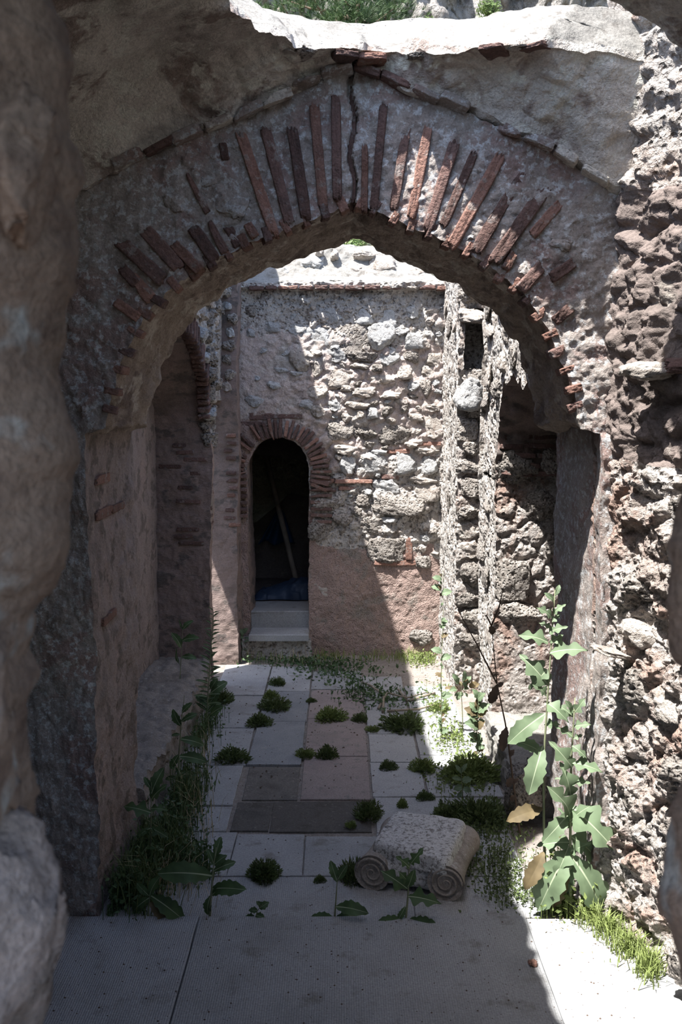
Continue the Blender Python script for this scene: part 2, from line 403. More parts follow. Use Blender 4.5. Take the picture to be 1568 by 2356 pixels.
# deeper relief: scooped-out mortar and pock marks on the face
def arch_post(V):
    D = fbm3(V, 9.0, 3, 91)
    V = V.copy(); V[:, 1] -= np.clip(D[:, 0], -1.2, 1.2) * .008 * (V[:, 1] < 4.6)
    G = fbm3(V * np.array([1, .45, 1]), 11, 3, 95); k = np.clip((V[:, 1] - 4.5) * 8, 0, 1) * (V[:, 2] > 2.2); V[:, 0] += k * G[:, 0] * .012; V[:, 2] += k * G[:, 2] * .016
    F1 = fbm3(V, 55, 2, 97); V[:, 1] -= F1[:, 1] * .004 * (V[:, 1] < 4.6); cx = .05 + .012 * np.sin(V[:, 2] * 23)
    V[:, 1] += (np.abs(V[:, 0] - cx) < .011) * (V[:, 1] < 4.6) * (V[:, 2] > 3.2) * .06
    return V
wall_mid = sh.build('wall_middle', [M['arch_face'], M['soffit'], M['jamb'], M['rubble_mortar']], 1.0, 1.4, post=arch_post, kind='structure',
                    label='grey crumbling wall pierced by the big pointed arch with brick voussoirs')
def face_pt(u, v, Y=YF):
    p = on_y(u, v, Y); q = arch_post(roughen(np.array([p], float), 1.0, 1.4))[0]; return Vector(q)
VOUS = [((546, 301), (620, 531), 26), ((605, 286), (658, 513), 26), ((668, 291), (696, 497), 26), ((719, 240), (735, 474), 24), ((773, 224), (776, 452), 22),
        ((809, 196), (806, 470), 22), ((846, 330), (840, 490), 16), ((885, 240), (865, 490), 20), ((936, 296), (908, 487), 22), ((992, 301), (949, 510), 24), ((1049, 332), (987, 541), 26),
        ((1094, 357), (1028, 535), 22), ((1153, 357), (1043, 575), 28), ((1196, 398), (1090, 592), 30), ((1260, 423), (1135, 608), 32),
        ((1288, 469), (1222, 551), 24), ((1258, 602), (1200, 668), 30), ((1324, 607), (1273, 643), 26), ((1186, 575), (1160, 625), 22), ((1330, 700), (1285, 735), 26),
        ((520, 505), (545, 566), 24), ((566, 510), (584, 546), 22), ((474, 510), (517, 582), 22), ((434, 525), (490, 602), 30), ((398, 561), (456, 630), 26),
        ((327, 531), (410, 622), 34), ((258, 541), (372, 650), 34), ((306, 640), (350, 690), 32), ((418, 403), (474, 490), 16), ((270, 612), (316, 662), 26),
        ((262, 700), (320, 735), 24), ((500, 320), (512, 360), 18)]
for i, (a, b, wd) in enumerate(VOUS):
    A = face_pt(*a); B = face_pt(*b); c = (A + B) / 2; d = B - A
    ang = math.atan2(d.x, -d.z); rx = math.atan2(d.y, -d.z); c.y = min(c.y, face_pt((a[0] + b[0]) / 2, (a[1] + b[1]) / 2).y)
    o = piece('D' if (i % 3) else 'R', 'brick', wall_mid, (c.x, c.y + .042 + random.uniform(-.006, .004), c.z), (wd / 1029 * .95, .055, d.length / 2), (rx + random.uniform(-.02, .02), -ang, random.uniform(-.1, .1)))
for (u, v, hw, hh, kd, mt) in ((1084, 562, .026, .02, 'L', None), (1137, 550, .018, .018, 'L', None), (1118, 560, .012, .012, 'L', None), (530, 470, .085, .07, 'P', M['arch_face']), (398, 470, .05, .045, 'P', M['arch_face']), (470, 400, .06, .04, 'P', M['arch_face']), (1290, 560, .06, .04, 'P', M['arch_face']), (1215, 630, .05, .035, 'P', M['arch_face'])):
    p = face_pt(u, v); piece(kd, 'stone', wall_mid, (p.x, p.y + .012, p.z), (hw, .03, hh), (0, random.uniform(-.4, .4), 0), mt)
# brick ends poking out of the soffit edge
for k in range(34):
    t = nj + 12 + int((2 * na - 10) * (k + .5) / 34); p = roughen(If[t:t + 1], 1.0, 1.4)[0]; q = If[t + 1] - If[t - 1]
    ang = math.atan2(q[0], q[2])
    piece('R' if k % 3 else 'D', 'brick', wall_mid, (p[0], p[1] + .04, p[2] + .012), (.034, .045, .015 + .008 * random.random()), (0, ang + random.uniform(-.15, .15), random.uniform(-.2, .2)))
# hood course: thin bricks and lime lumps along the gable line
for j, HP in enumerate((HOOD_L, HOOD_R)):
    pts = resample([(x, YF, z) for x, z in HP], 13)
    for k in range(12):
        a, b = pts[k], pts[k + 1]; c = wob((a + b) / 2, 1.0, 1.4); d = b - a
        if (j == 0 and k == 3) or (j == 1 and k in (4, 9)): continue
        piece(random.choice('DDDP'), 'brick', wall_mid, (c.x, c.y - .012, c.z + .004), (np.linalg.norm(d) / 2 * random.uniform(.8, 1.02), .06, random.uniform(.013, .022)),
              (random.uniform(-.15, .15), -math.atan2(d[2], d[0]) + random.uniform(-.06, .06), random.uniform(-.15, .15)),
              random.choice((M['arch_face'], M['vault'], None)))
# crack at the apex and put-log holes are dark stones set deep: bricks in the left jamb
for (v, dz, n) in ((1100, .022, 1), (1180, .02, 2), (1412, .02, 1), (1175, .018, 1)):
    z = CAM_H - 4.8 * math.tan(math.atan((v - 1178) / FPX) + PITCH)
    for k in range(n):
        y = 4.72 + k * .32 + random.uniform(0, .1); p = wob((CX - 1.15, y, z), 1.0, 1.4)
        piece('R', 'brick', wall_mid, (p.x - .01, y, z), (.022, .14, dz), (0, 0, 0))

# ---------------------------------------------------------------- broken vault above the near bay
RING = [(-.39, 3.8), (-.34, 4.02), (-.16, 4.21), (.05, 4.29), (.16, 4.35), (.25, 4.35), (.34, 4.28), (.5, 4.21), (.66, 4.16), (.8, 4.15), (1.0, 4.24), (1.28, 4.33), (1.45, 4.16), (1.45, 4.06),
        (1.18, 3.85), (.87, 3.72), (.8, 3.5), (.78, 3.2), (.78, 2.5), (.6, 2.05), (.2, 1.9), (-.2, 2.05), (-.42, 2.5), (-.43, 3.2), (-.43, 3.5)]
C0 = np.array([.25, 3.6])
NA = 640
def polar(poly, th):
    """distance from C0 along angle to a star-shaped closed polygon"""
    P = resample(poly, 3000, True); d = P[:, :2] - C0; a = np.arctan2(d[:, 1], d[:, 0]); r = np.linalg.norm(d, axis=1)
    o = np.argsort(a); a = a[o]; r = r[o]; ex = [np.interp(th, np.r_[a - 2 * PI, a, a + 2 * PI], np.r_[r, r, r])]
    if P.shape[1] > 2:
        z = P[o, 2]; ex.append(np.interp(th, np.r_[a - 2 * PI, a, a + 2 * PI], np.r_[z, z, z]))
    return ex
OUT = [(x, 4.41, z) for x, z in HOOD_L] + [(x, 4.41, z) for x, z in HOOD_R[1:-1]] + [(1.32, 4.41, 3.25), (1.5, 3.95, 3.35), (1.58, 3.0, 3.6), (1.62, 2.2, 3.6), (1.62, .8, 3.3), (0, .8, 3.7), (-1.5, .8, 3.3), (-1.5, 2.5, 3.6)]
th = np.linspace(-PI, PI, NA, endpoint=False)
ro, zo = polar(OUT, th); rr = polar([(x, y) for x, y in RING], th)[0]
dirs = np.stack([np.cos(th), np.sin(th)], 1)
jag = fbm3(np.c_[dirs * rr[:, None], np.zeros(NA)], 9, 3, 55)[:, 0] * .022
rr = np.minimum(rr + jag, ro - .005)
zr = 3.825 + fbm3(np.c_[dirs * rr[:, None], np.zeros(NA)], 5, 2, 66)[:, 1] * .012
m = 64; T = np.linspace(0, 1, m)
V = np.zeros((NA, m, 3))
for j, t in enumerate(T):
    r = ro * (1 - t) + rr * t; V[:, j, :2] = C0 + dirs * r[:, None]; V[:, j, 2] = zo + (np.maximum(zr, zo) - zo) * math.sin(t * PI / 2) ** .8
vt = Shell(); vt.add(V, 0, wrap=True)
# broken underside edge then the flared, sunlit rim
E1 = np.c_[C0 + dirs * rr[:, None], np.maximum(zr, zo)]
E2 = np.c_[C0 + dirs * (rr + .012 + np.abs(jag))[:, None], np.maximum(zr, zo) + .035]
E3 = np.c_[C0 + dirs * (rr + .235)[:, None], np.maximum(zr, zo) + .215]
vt.add(ruled(E1, E2, 6), 0, wrap=True); vt.add(ruled(E2, E3, 26), 1, wrap=True)
OUT2 = [(-2.0, 4.66), (2.0, 4.66), (2.0, .4), (-2.0, .4)]
r2 = np.maximum(polar(OUT2, th)[0], rr + .25)
E4 = np.c_[C0 + dirs * r2[:, None], np.full(NA, 4.1)]
vt.add(ruled(E3, E4, 8), 2, wrap=True)
# underside of the hood overhang
hl = resample([(x, 4.41, z) for x, z in HOOD_L + HOOD_R[1:]], 200); hl2 = hl.copy(); hl2[:, 1] = 4.475; hl2[:, 2] -= .012
vt.add(ruled(hl, hl2, 6), 0)
def vault_post(V):
    D = fbm3(V, 3.2, 4, 77); F1, F2 = worley(V, 5.0, 12)
    k = (V[:, 2] < 3.95)[:, None]
    up = np.zeros_like(V); up[:, 2] = -1; up[:, 1] = -.5
    return V + k * (up * (np.clip(D[:, :1], -.8, .8) * .03 + (np.clip(.25 - (F2 - F1), 0, .25)[:, None]) * -.05))
ceiling = vt.build('ceiling', [M['vault'], M['lip'], M['rubble_mortar']], .8, 1.3, post=vault_post, kind='structure', label='broken stained vault with an open hole and sunlit rim')
# loose bricks and stones hanging in the broken rim
for (u, v, hw, hh, kd) in ((630, 92, .06, .02, 'P'), (670, 112, .05, .018, 'T'), (1160, 110, .05, .01, 'D'), (1225, 92, .06, .011, 'P'), (1280, 70, .05, .013, 'D'), (790, 146, .05, .013, 'D'), (860, 148, .06, .014, 'R'), (960, 142, .05, .013, 'T')):
    tq = math.atan2(on_y(u, v, 4.3)[1] - C0[1], on_y(u, v, 4.3)[0] - C0[0]); k = int((tq + PI) / (2 * PI) * NA) % NA
    piece(kd, 'stone' if kd in 'PT' else 'brick', ceiling, (E1[k, 0] + dirs[k, 0] * .05, E1[k, 1] + dirs[k, 1] * .05, E1[k, 2] + .004), (hw, .06, hh), (random.uniform(-.1, .1), random.uniform(-.05, .05), tq - PI / 2))

# ---------------------------------------------------------------- near bay side walls
sh = Shell()
sh.add(quad((-1.5, 4.5, 0), (-1.5, .8, 0), (-1.5, .8, 3.7), (-1.5, 4.5, 3.35), 120, 110))
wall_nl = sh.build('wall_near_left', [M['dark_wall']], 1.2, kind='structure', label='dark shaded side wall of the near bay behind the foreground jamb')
plan = [(1.16, 4.6), (1.21, 4.42), (1.30, 4.2), (1.38, 3.95), (1.45, 3.5), (1.52, 2.6), (1.55, .8)]
pl_all = resample(plan, 900); pl_near = pl_all[pl_all[:, 1] > 3.15][::1]; pl_far = pl_all[pl_all[:, 1] <= 3.16][::9]
def lift(pl, off, z): return np.c_[pl[:, 0] + off * np.clip((4.4 - pl[:, 1]) * 2.2, 0, 1), pl[:, 1], np.full(len(pl), z)]
sh = Shell()
for pl, q in ((pl_near, 1), (pl_far, 5)):
    sh.add(ruled(lift(pl, 0, 0), lift(pl, -.01, 2.1), 330 // q), 0)
    sh.add(ruled(lift(pl, -.01, 2.1), lift(pl, .07, 2.16), 10), 0)
    sh.add(ruled(lift(pl, .07, 2.16), lift(pl, .1, 3.3), 150 // q), 1)  # cast shadow on this band put into its darker material
    sh.add(ruled(lift(pl, .1, 3.3), lift(pl, .12, 5.0), 120 // q), 0)
def crumble(V):
    F1, F2 = worley(V, 6.0, 31); D = fbm3(V, 14, 4, 44, .6); E = fbm3(V, 3.0, 2, 45); G1, G2 = worley(V, 19.0, 33)
    V = V.copy(); k = np.clip((4.55 - V[:, 1]) * 6, 0, 1)
    V[:, 0] -= k * (np.clip(F2 - F1, 0, .35) * .11 - .02 + D[:, 0] * .02 + E[:, 0] * .03 + np.clip(G2 - G1, 0, .4) * .02 * (D[:, 2] > -.3))
    V[:, 1] += k * (D[:, 1] * .012)
    return V
wall_nr = sh.build('wall_near_right', [M['near_right'], M['dark_wall']], 1.2, 1.5, post=crumble, kind='structure', label='crumbling sunlit tufa wall beside the arch on the tall lettuce side')
def near_right_pt(y, z):
    x = np.interp(-y, [-p[1] for p in plan], [p[0] for p in plan])
    return Vector(crumble(roughen(np.array([(x, y, z)], float), 1.2, 1.5))[0])
rs = random.Random(5)
for z0, hh in ((.1, .2), (.34, .2), (.58, .17), (.8, .2), (1.05, .22), (1.32, .17), (1.54, .16), (1.75, .16), (1.95, .1), (2.3, .12), (2.5, .1), (2.7, .12), (2.95, .12), (3.2, .12), (3.45, .12), (3.7, .12)):
    y = 4.42 - rs.uniform(0, .08)
    while y > 3.3:
        L_ = rs.uniform(.12, .3)
        if rs.random() < .4:
            c = near_right_pt(y - L_ / 2, z0 + hh / 2); kd = rs.choice('TTTTP' if z0 < 2.2 else 'TTPDD')
            ang = math.atan2(.35, -1) if y > 4.1 else math.atan2(.2, -1)
            hv = hh * rs.uniform(.34, .5) if kd not in 'RD' else .024
            piece(kd, 'stone' if kd not in 'RD' else 'brick', wall_nr, (c.x + .035, c.y, c.z), (L_ * .48, .07, hv), (rs.uniform(-.15, .15), rs.uniform(-.12, .12), ang + PI + rs.uniform(-.2, .2)))
        y -= L_
# ledge slab jutting from the near right wall (thin brick at the lettuce)
piece('R', 'brick', wall_nr, on_y(1405, 1500, 4.26), (.075, .06, .012), (.1, .25, .5), M['tan'])

# ---------------------------------------------------------------- inner bay: left wall with niche
XL, XN = -1.08, -1.54
def niche_curve(X, y0, y1, zs, zc, n):
    t = np.linspace(0, PI, n); yc = (y0 + y1) / 2; a = (y1 - y0) / 2
    return np.c_[np.full(n, X), yc - a * np.cos(t), np.where(t < PI / 2, zc, zs + (zc - zs) * np.sin(t) ** .85)]
sh = Shell()
NC = niche_curve(XL, 5.4, 8.2, 2.1, 2.95, 200); ND = NC.copy(); ND[:, 0] = XN
top = NC.copy(); top[:, 2] = 5.06
sh.add(ruled(NC, top, 110), 0)
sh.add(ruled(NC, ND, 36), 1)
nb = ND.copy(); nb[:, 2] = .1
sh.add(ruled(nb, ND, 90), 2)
sh.add(quad((XN, 8.2, 0), (XL, 8.2, 0), (XL, 8.2, 2.1), (XN, 8.2, 2.1), 60, 170), 1)
sh.add(quad((XN, 8.2, 2.05), (XL, 8.2, 2.05), (XL, 8.2, 2.12), (XN, 8.2, 2.12), 60, 6), 1)
sh.add(quad((XL, 8.2, 0), (XL, 8.36, 0), (XL, 8.36, 2.1), (XL, 8.2, 2.1), 14, 170), 3)
sh.add(quad((XL, 8.2, 2.1), (XL, 8.36, 2.1), (XL, 8.36, 5.06), (XL, 8.2, 5.06), 14, 160), 0)
sh.add(quad((XL, 8.36, 0), (-1.68, 8.26, 0), (-1.68, 8.26, 2.42), (XL, 8.36, 2.42), 30, 100), 2)     # doorway side
sh.add(quad((XL, 8.36, 2.42), (XL, 9.05, 2.42), (XL, 9.05, 5.06), (XL, 8.36, 5.06), 40, 120), 0)
sh.add(quad((XL, 8.36, 2.42), (XL, 9.05, 2.42), (-1.68, 9.05, 2.42), (-1.68, 8.26, 2.42), 30, 30), 0)
sh.add(quad((-1.68, 9.05, 0), (-.94, 9.05, 0), (-.94, 9.05, 3.5), (-1.68, 9.05, 3.5), 60, 240), 1)    # pilaster front
sh.add(quad((-.94, 9.05, 0), (-.94, 9.45, 0), (-.94, 9.45, 3.5), (-.94, 9.05, 3.5), 40, 240), 1)
sh.add(quad((-.94, 9.05, 3.5), (-1.68, 9.05, 3.5), (-1.68, 9.9, 3.5), (-.94, 9.9, 3.5), 20, 20), 0)
sh.add(quad((-1.08, 9.0, 3.45), (-1.08, 9.6, 3.45), (-1.08, 9.6, 5.06), (-1.08, 9.0, 5.06), 20, 60), 0)
# unseen upright sheets added over the middle wall to block stray sun
sh.add(quad((XL, 4.55, 3.3), (XL, 5.42, 3.3), (XL, 5.42, 5.06), (XL, 4.55, 5.06), 30, 40), 0)
sh.add(quad((XL, 4.55, 3.3), (-1.68, 4.55, 3.3), (-1.68, 4.55, 5.06), (XL, 4.55, 5.06), 20, 30), 0)
# outer face and top
sh.add(quad((-1.68, 5.2, 0), (-1.68, 8.26, 0), (-1.68, 8.26, 5.06), (-1.68, 5.2, 5.06), 20, 20), 0)
sh.add(quad((-1.68, 8.26, 2.42), (-1.68, 9.05, 2.42), (-1.68, 9.05, 5.06), (-1.68, 8.26, 5.06), 10, 20), 0)
sh.add(quad((-1.68, 9.05, 0), (-1.68, 9.9, 0), (-1.68, 9.9, 5.06), (-1.68, 9.05, 5.06), 10, 20), 0)
sh.add(quad((XL, 4.55, 5.06), (XL, 9.6, 5.06), (-1.68, 9.6, 5.06), (-1.68, 4.55, 5.06), 60, 8), 0)
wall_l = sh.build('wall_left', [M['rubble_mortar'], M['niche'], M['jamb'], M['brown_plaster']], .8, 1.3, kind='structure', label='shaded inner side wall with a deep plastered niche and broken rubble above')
rs = random.Random(11)
def niche_z(y):
    t = np.clip((y - 5.4) / 2.8, 0, 1); return 2.1 + .85 * math.sin(PI * t) ** .6
for z0 in np.arange(2.1, 4.2, .15):
    y = 5.5 + rs.uniform(0, .1)
    while y < 8.8:
        L_ = rs.uniform(.12, .26)
        if z0 > niche_z(y + L_ / 2) + .05 and rs.random() < .8 and not (8.25 < y < 9.1 and z0 < 2.72):
            kd = rs.choice('TTLLPPD'); c = wob((XL, y + L_ / 2, z0 + .07), .8, 1.3)
            piece(kd, 'stone' if kd != 'D' else 'brick', wall_l, (c.x - .01, c.y, c.z), (rs.uniform(.05, .09), L_ * .47, rs.uniform(.05, .075) if kd != 'D' else .02), (rs.uniform(-.1, .1), rs.uniform(-.15, .15), rs.uniform(-.1, .1)))
        y += L_ + .01
# brick courses of the niche arch end and the doorway side
for k in range(15):
    z = 1.25 + k * .058
    if k in (4, 5, 9): continue
    if rs.random() < .45: continue
    piece('D', 'brick', wall_l, (-1.31 + rs.uniform(-.12, .12), 8.205, z), (rs.uniform(.05, .12), .018, .016), (0, rs.uniform(-.04, .04), 0))
for k in range(9):
    z = 1.42 + k * .06
    piece('R' if k in (4, 6) else 'D', 'brick', wall_l, (-1.13, 8.28, z), (.055, .07, .018), (0, 0, rs.uniform(-.05, .05)))
for k in range(14):
    if k % 5 != 3: piece('R' if k % 4 == 0 else 'D', 'brick', wall_l, (-1.0 + rs.uniform(-.03, .03), 9.065, 1.3 + k * .068), (rs.uniform(.03, .055), .025, .017), (0, 0, rs.uniform(-.1, .1)))
for k in range(22):                                            # ring of niche bricks, front edge of the arch
    i = 100 + int(k * 4.3); p = NC[i]; q = NC[min(i + 2, 199)] - NC[i - 2]
    c = wob(p, .8, 1.3); piece('D', 'brick', wall_l, (c.x - .035, c.y, c.z + .05), (.05, .02, .08), (-math.atan2(q[2], q[1]) * -1, 0, 0))

for k in range(13):                                            # quoin stack above the niche end, rough and bulging
    z = 2.1 + k * .115; kd = rs.choice('TTLP'); piece(kd, 'stone', wall_l, (XL - .01 + rs.uniform(-.02, .03), 8.27 + rs.uniform(-.05, .05), z), (.075, rs.uniform(.08, .13), rs.uniform(.05, .065)), (rs.uniform(-.1, .1), rs.uniform(-.15, .15), rs.uniform(-.2, .2)))
for k in range(8):
    z = 2.55 + k * .12; kd = rs.choice('TLPT'); piece(kd, 'stone', wall_l, (-1.0 + rs.uniform(-.03, .03), 9.06, z), (rs.uniform(.04, .06), .05, .05), (0, rs.uniform(-.2, .2), 0))
# ---------------------------------------------------------------- inner bay: right wall
XR = 1.05
sh = Shell()
NC = niche_curve(XR, 5.4, 6.8, 1.9, 2.55, 120); ND = NC.copy(); ND[:, 0] = 1.52
top = NC.copy(); top[:, 2] = 3.9
jg = fbm3(NC, 4, 3, 8)[:, 0] * .09; NC[:, 2] += jg
sh.add(ruled(NC, top, 110), 0); sh.add(ruled(NC, ND, 36), 1)
nb = ND.copy(); nb[:, 2] = .05
sh.add(ruled(nb, ND, 70), 1)
sh.add(quad((XR, 6.8, 0), (1.52, 6.8, 0), (1.52, 6.8, 1.95), (XR, 6.8, 1.95), 70, 240), 2)            # niche end facing the arch
sh.add(quad((XR, 6.8, 0), (XR, 7.45, 0), (XR, 7.45, 1.9), (XR, 6.8, 1.9), 60, 190), 0)
sh.add(quad((XR + .03, 6.8, 1.9), (XR + .03, 7.45, 1.9), (XR + .03, 7.45, 3.9), (XR + .03, 6.8, 3.9), 60, 160), 0)
sh.add(quad((XR, 7.45, 0), (1.5, 7.45, 0), (1.5, 7.45, 3.9), (XR, 7.45, 3.9), 20, 60), 0)
sh.add(quad((1.5, 7.45, 0), (1.5, 8.16, 0), (1.5, 8.16, 3.9), (1.5, 7.45, 3.9), 20, 60), 0)
A_HOLE = lambda C: ~((C[:, 0] > .99) & (C[:, 0] < 1.24) & (C[:, 2] > 2.68) & (C[:, 2] < 3.16))
sh.add(quad((.95, 8.16, 0), (1.5, 8.16, 0), (1.5, 8.16, 3.9), (.95, 8.16, 3.9), 70, 300), 2, keep=A_HOLE)
for (p0, p1, p2, p3) in (((.99, 8.14, 2.68), (.99, 8.5, 2.68), (.99, 8.5, 3.16), (.99, 8.14, 3.16)), ((1.24, 8.14, 2.68), (1.24, 8.5, 2.68), (1.24, 8.5, 3.16), (1.24, 8.14, 3.16)),
                         ((.99, 8.5, 2.68), (1.24, 8.5, 2.68), (1.24, 8.5, 3.16), (.99, 8.5, 3.16)), ((.99, 8.14, 2.68), (1.24, 8.14, 2.68), (1.24, 8.5, 2.68), (.99, 8.5, 2.68)),
                         ((.99, 8.14, 3.16), (1.24, 8.14, 3.16), (1.24, 8.5, 3.16), (.99, 8.5, 3.16))):
    sh.add(quad(p0, p1, p2, p3, 24, 24), 0)
sh.add(quad((.95, 8.16, 0), (.95, 9.45, 0), (.95, 9.45, 3.9), (.95, 8.16, 3.9), 90, 300), 0)
sh.add(quad((1.6, 5.3, 0), (1.6, 9.6, 0), (1.6, 9.6, 3.9), (1.6, 5.3, 3.9), 12, 12), 0)
sh.add(quad((.95, 5.3, 3.9), (.95, 9.6, 3.9), (1.6, 9.6, 3.9), (1.6, 5.3, 3.9), 30, 8), 0)
def crumble2(V):
    F1, F2 = worley(V, 7.0, 61); D = fbm3(V, 15, 3, 74)
    k = (V[:, 0] < 1.3) * .35; fl = np.where((V[:, 1] < 7.0) & (V[:, 1] > 6.5), np.clip((V[:, 2] - .7) * 4, .15, .75), .8)
    V = V.copy(); V[:, 0] -= k * (np.clip(F2 - F1, 0, .35) * .07 - .02 + D[:, 0] * .01); V[:, 1] -= fl * (np.clip(F2 - F1, 0, .35) * .09 - .02 + D[:, 1] * .014)
    return V
wall_r = sh.build('wall_right', [M['rubble_mortar'], M['niche'], M['near_right']], .9, 1.5, post=crumble2, kind='structure', label='sunlit stepped inner side wall of pale rubble and tufa blocks')
rs = random.Random(21)
def rub(parent, fn, u0, u1, v0, v1, hrange, wrange, kinds, prob, skip=None, depth=.06, rot=0.0, dvec=(0, 0, 0)):
    v = v0
    while v < v1:
        h = rs.uniform(*hrange); u = u0 + rs.uniform(-.03, .03)
        while u < u1:
            L_ = rs.uniform(*wrange); uc, vc = u + L_ / 2, v + h / 2
            if rs.random() < prob and uc < u1 + .02 and not (skip and skip(uc, vc)):
                kd = rs.choice(kinds); p = fn(uc, vc)
                hv = h * rs.uniform(.4, .52) if kd not in 'RD' else .017
                piece(kd, 'stone' if kd not in 'RD' else 'brick', parent, p, (L_ * .49, depth * rs.uniform(.8, 1.2), hv), (rs.uniform(-.12, .12), rs.uniform(-.1, .1), rot + rs.uniform(-.12, .12)))
            u += L_ + .008
        v += h + .008
# tufa blocks of the niche end, of the step and of the receding faces
rub(wall_r, lambda u, v: Vector((u, 6.80, v)), 1.08, 1.5, .85, 1.86, (.16, .3), (.2, .36), 'TTT', .8)
rub(wall_r, lambda u, v: Vector((u, 6.79, v)), 1.1, 1.5, 1.9, 2.5, (.05, .06), (.15, .26), 'D', .8, depth=.025)
rub(wall_r, lambda u, v: Vector((u, 8.165, v)), .97, 1.3, .35, 3.7, (.12, .24), (.13, .28), 'TTTP', .8, skip=lambda u, v: 2.64 < v < 3.2)
rub(wall_r, lambda u, v: Vector((XR + .01, u, v)), 6.85, 7.42, .3, 3.7, (.12, .22), (.16, .3), 'TPP', .22, rot=PI / 2, depth=.02)
rub(wall_r, lambda u, v: Vector((.96, u, v)), 8.2, 9.3, .3, 3.4, (.12, .2), (.15, .3), 'TPPP', .16, rot=PI / 2, depth=.02)
rub(wall_r, lambda u, v: Vector((XR + .01, u, v)), 5.5, 6.8, 2.42, 3.8, (.12, .2), (.15, .3), 'TTPP', .5, rot=PI / 2, depth=.05)
piece('L', 'stone', wall_r, on_y(1083, 905, 8.1), (.12, .1, .125), (.2, .3, .1))       # the jutting white stone
piece('P', 'stone', wall_r, on_y(1090, 728, 8.12), (.12, .1, .075), (0, .05, 0))       # lintel over the hole

# ---------------------------------------------------------------- back wall with the small doorway
DX0, DX1, DS = -.88, -.29, 1.76
dc = (DX0 + DX1) / 2; dr = (DX1 - DX0) / 2
tt = np.linspace(PI, 0, 40)
darch = [(dc + dr * math.cos(t), 9.4, DS + (dr + .03) * math.sin(t)) for t in tt]
n1, n2, n3 = 150, 330, 260
Dc = segs([[(DX0 + .01, 9.4, 0), (DX0, 9.4, DS)], darch, [(DX1, 9.4, DS), (DX1 - .02, 9.4, 0)]], [n1, n2, n3])
Oc = segs([[(-.96, 9.4, 0), (-.96, 9.4, 2.3)], [(-.96, 9.4, 2.3), (-.96, 9.4, 3.45), (.97, 9.4, 3.45), (.97, 9.4, 2.9)], [(.97, 9.4, 2.9), (.97, 9.4, 0)]], [n1, n2 + 60, n3]) if False else \
     segs([[(-.96, 9.4, 0), (-.96, 9.4, 2.0)], [(-.96, 9.4, 2.0), (-.96, 9.4, 3.45), (.97, 9.4, 3.45), (.97, 9.4, 2.6)], [(.97, 9.4, 2.6), (.97, 9.4, 0)]], [n1, n2, n3])
sh = Shell()
P = ruled(Dc, Oc, 200)
sh.add(P[:n1 + 1], 0); sh.add(P[n1:n1 + n2 + 1], 0); sh.add(P[n1 + n2:], 0)
Db = Dc.copy(); Db[:, 1] = 9.95
sh.add(ruled(Dc, Db, 40), 1)
# brick ledge, flared coping and leaning upper wall
L0 = resample([(-1.0, 9.4, 3.44), (1.0, 9.4, 3.44)], 200)
def lrow(dy, z): q = L0.copy(); q[:, 1] += dy; q[:, 2] = z; return q
sh.add(ruled(lrow(0, 3.43), lrow(-.07, 3.455), 6), 3); sh.add(ruled(lrow(-.07, 3.455), lrow(-.075, 3.50), 8), 3); sh.add(ruled(lrow(-.075, 3.50), lrow(.3, 3.60), 30), 2)
xs = L0[:, 0]; ztop = 3.58 + .37 * np.clip(1 - ((xs - .0) / .93) ** 2, 0, 1) ** .7
U = L0.copy(); U[:, 1] = 9.95; U[:, 2] = ztop
sh.add(ruled(lrow(.3, 3.60), U, 60), 2); U2 = U.copy(); U2[:, 1] = 10.5; sh.add(ruled(U, U2, 10), 2)
# top left edge zone is bare rubble
def back_post(V):
    D = fbm3(V, 6.5, 3, 15); F1, F2 = worley(V, 7.5, 18)
    lit = np.clip((V[:, 0] - (-.75 + (2.9 - V[:, 2]) * .25)) * 3, 0, 1) * np.clip((V[:, 2] - .95) * 5, 0, 1) * (V[:, 1] < 9.45)
    up = (V[:, 2] > 3.52)
    V = V.copy(); Hf = fbm3(V, 38, 2, 19); V[:, 1] -= (.25 + .75 * lit) * (V[:, 1] < 9.45) * Hf[:, 1] * .0065; V[:, 2] += lit * Hf[:, 2] * .004; V[:, 1] -= lit * (D[:, 1] * .03 + np.clip(F2 - F1, 0, .35) * .06 - .01) + up * D[:, 1] * .02
    return V
wall_b = sh.build('wall_back', [M['inner_plaster'], M['niche'], M['lip'], M['rubble_mortar']], .8, 1.3, post=back_post, kind='structure', label='rubble back wall with the small arched doorway, half in sun')
wall_b.data.materials.append(M['brown_plaster'])
_me = wall_b.data; _n4 = len(_me.polygons); _mi = np.zeros(_n4, np.int32); _me.polygons.foreach_get('material_index', _mi)
_pc = np.zeros(_n4 * 3, np.float32); _me.polygons.foreach_get('center', _pc); _pc = _pc.reshape(-1, 3); _nz = fbm3(_pc, 3.0, 4, 88)[:, 0] * .16
_z = _pc[:, 2] + _nz; _x = _pc[:, 0] + _nz
_mi[(_mi == 0) & (_z < 1.0)] = 4
_mi[(_mi == 0) & (_z < 1.85) & (_x > -.28)] = 3
_mi[(_mi == 0) & (_z > 3.05)] = 3
_mi[(_mi == 0) & (_x < -.3) & (_z < 2.25)] = 4
_me.polygons.foreach_set('material_index', _mi)
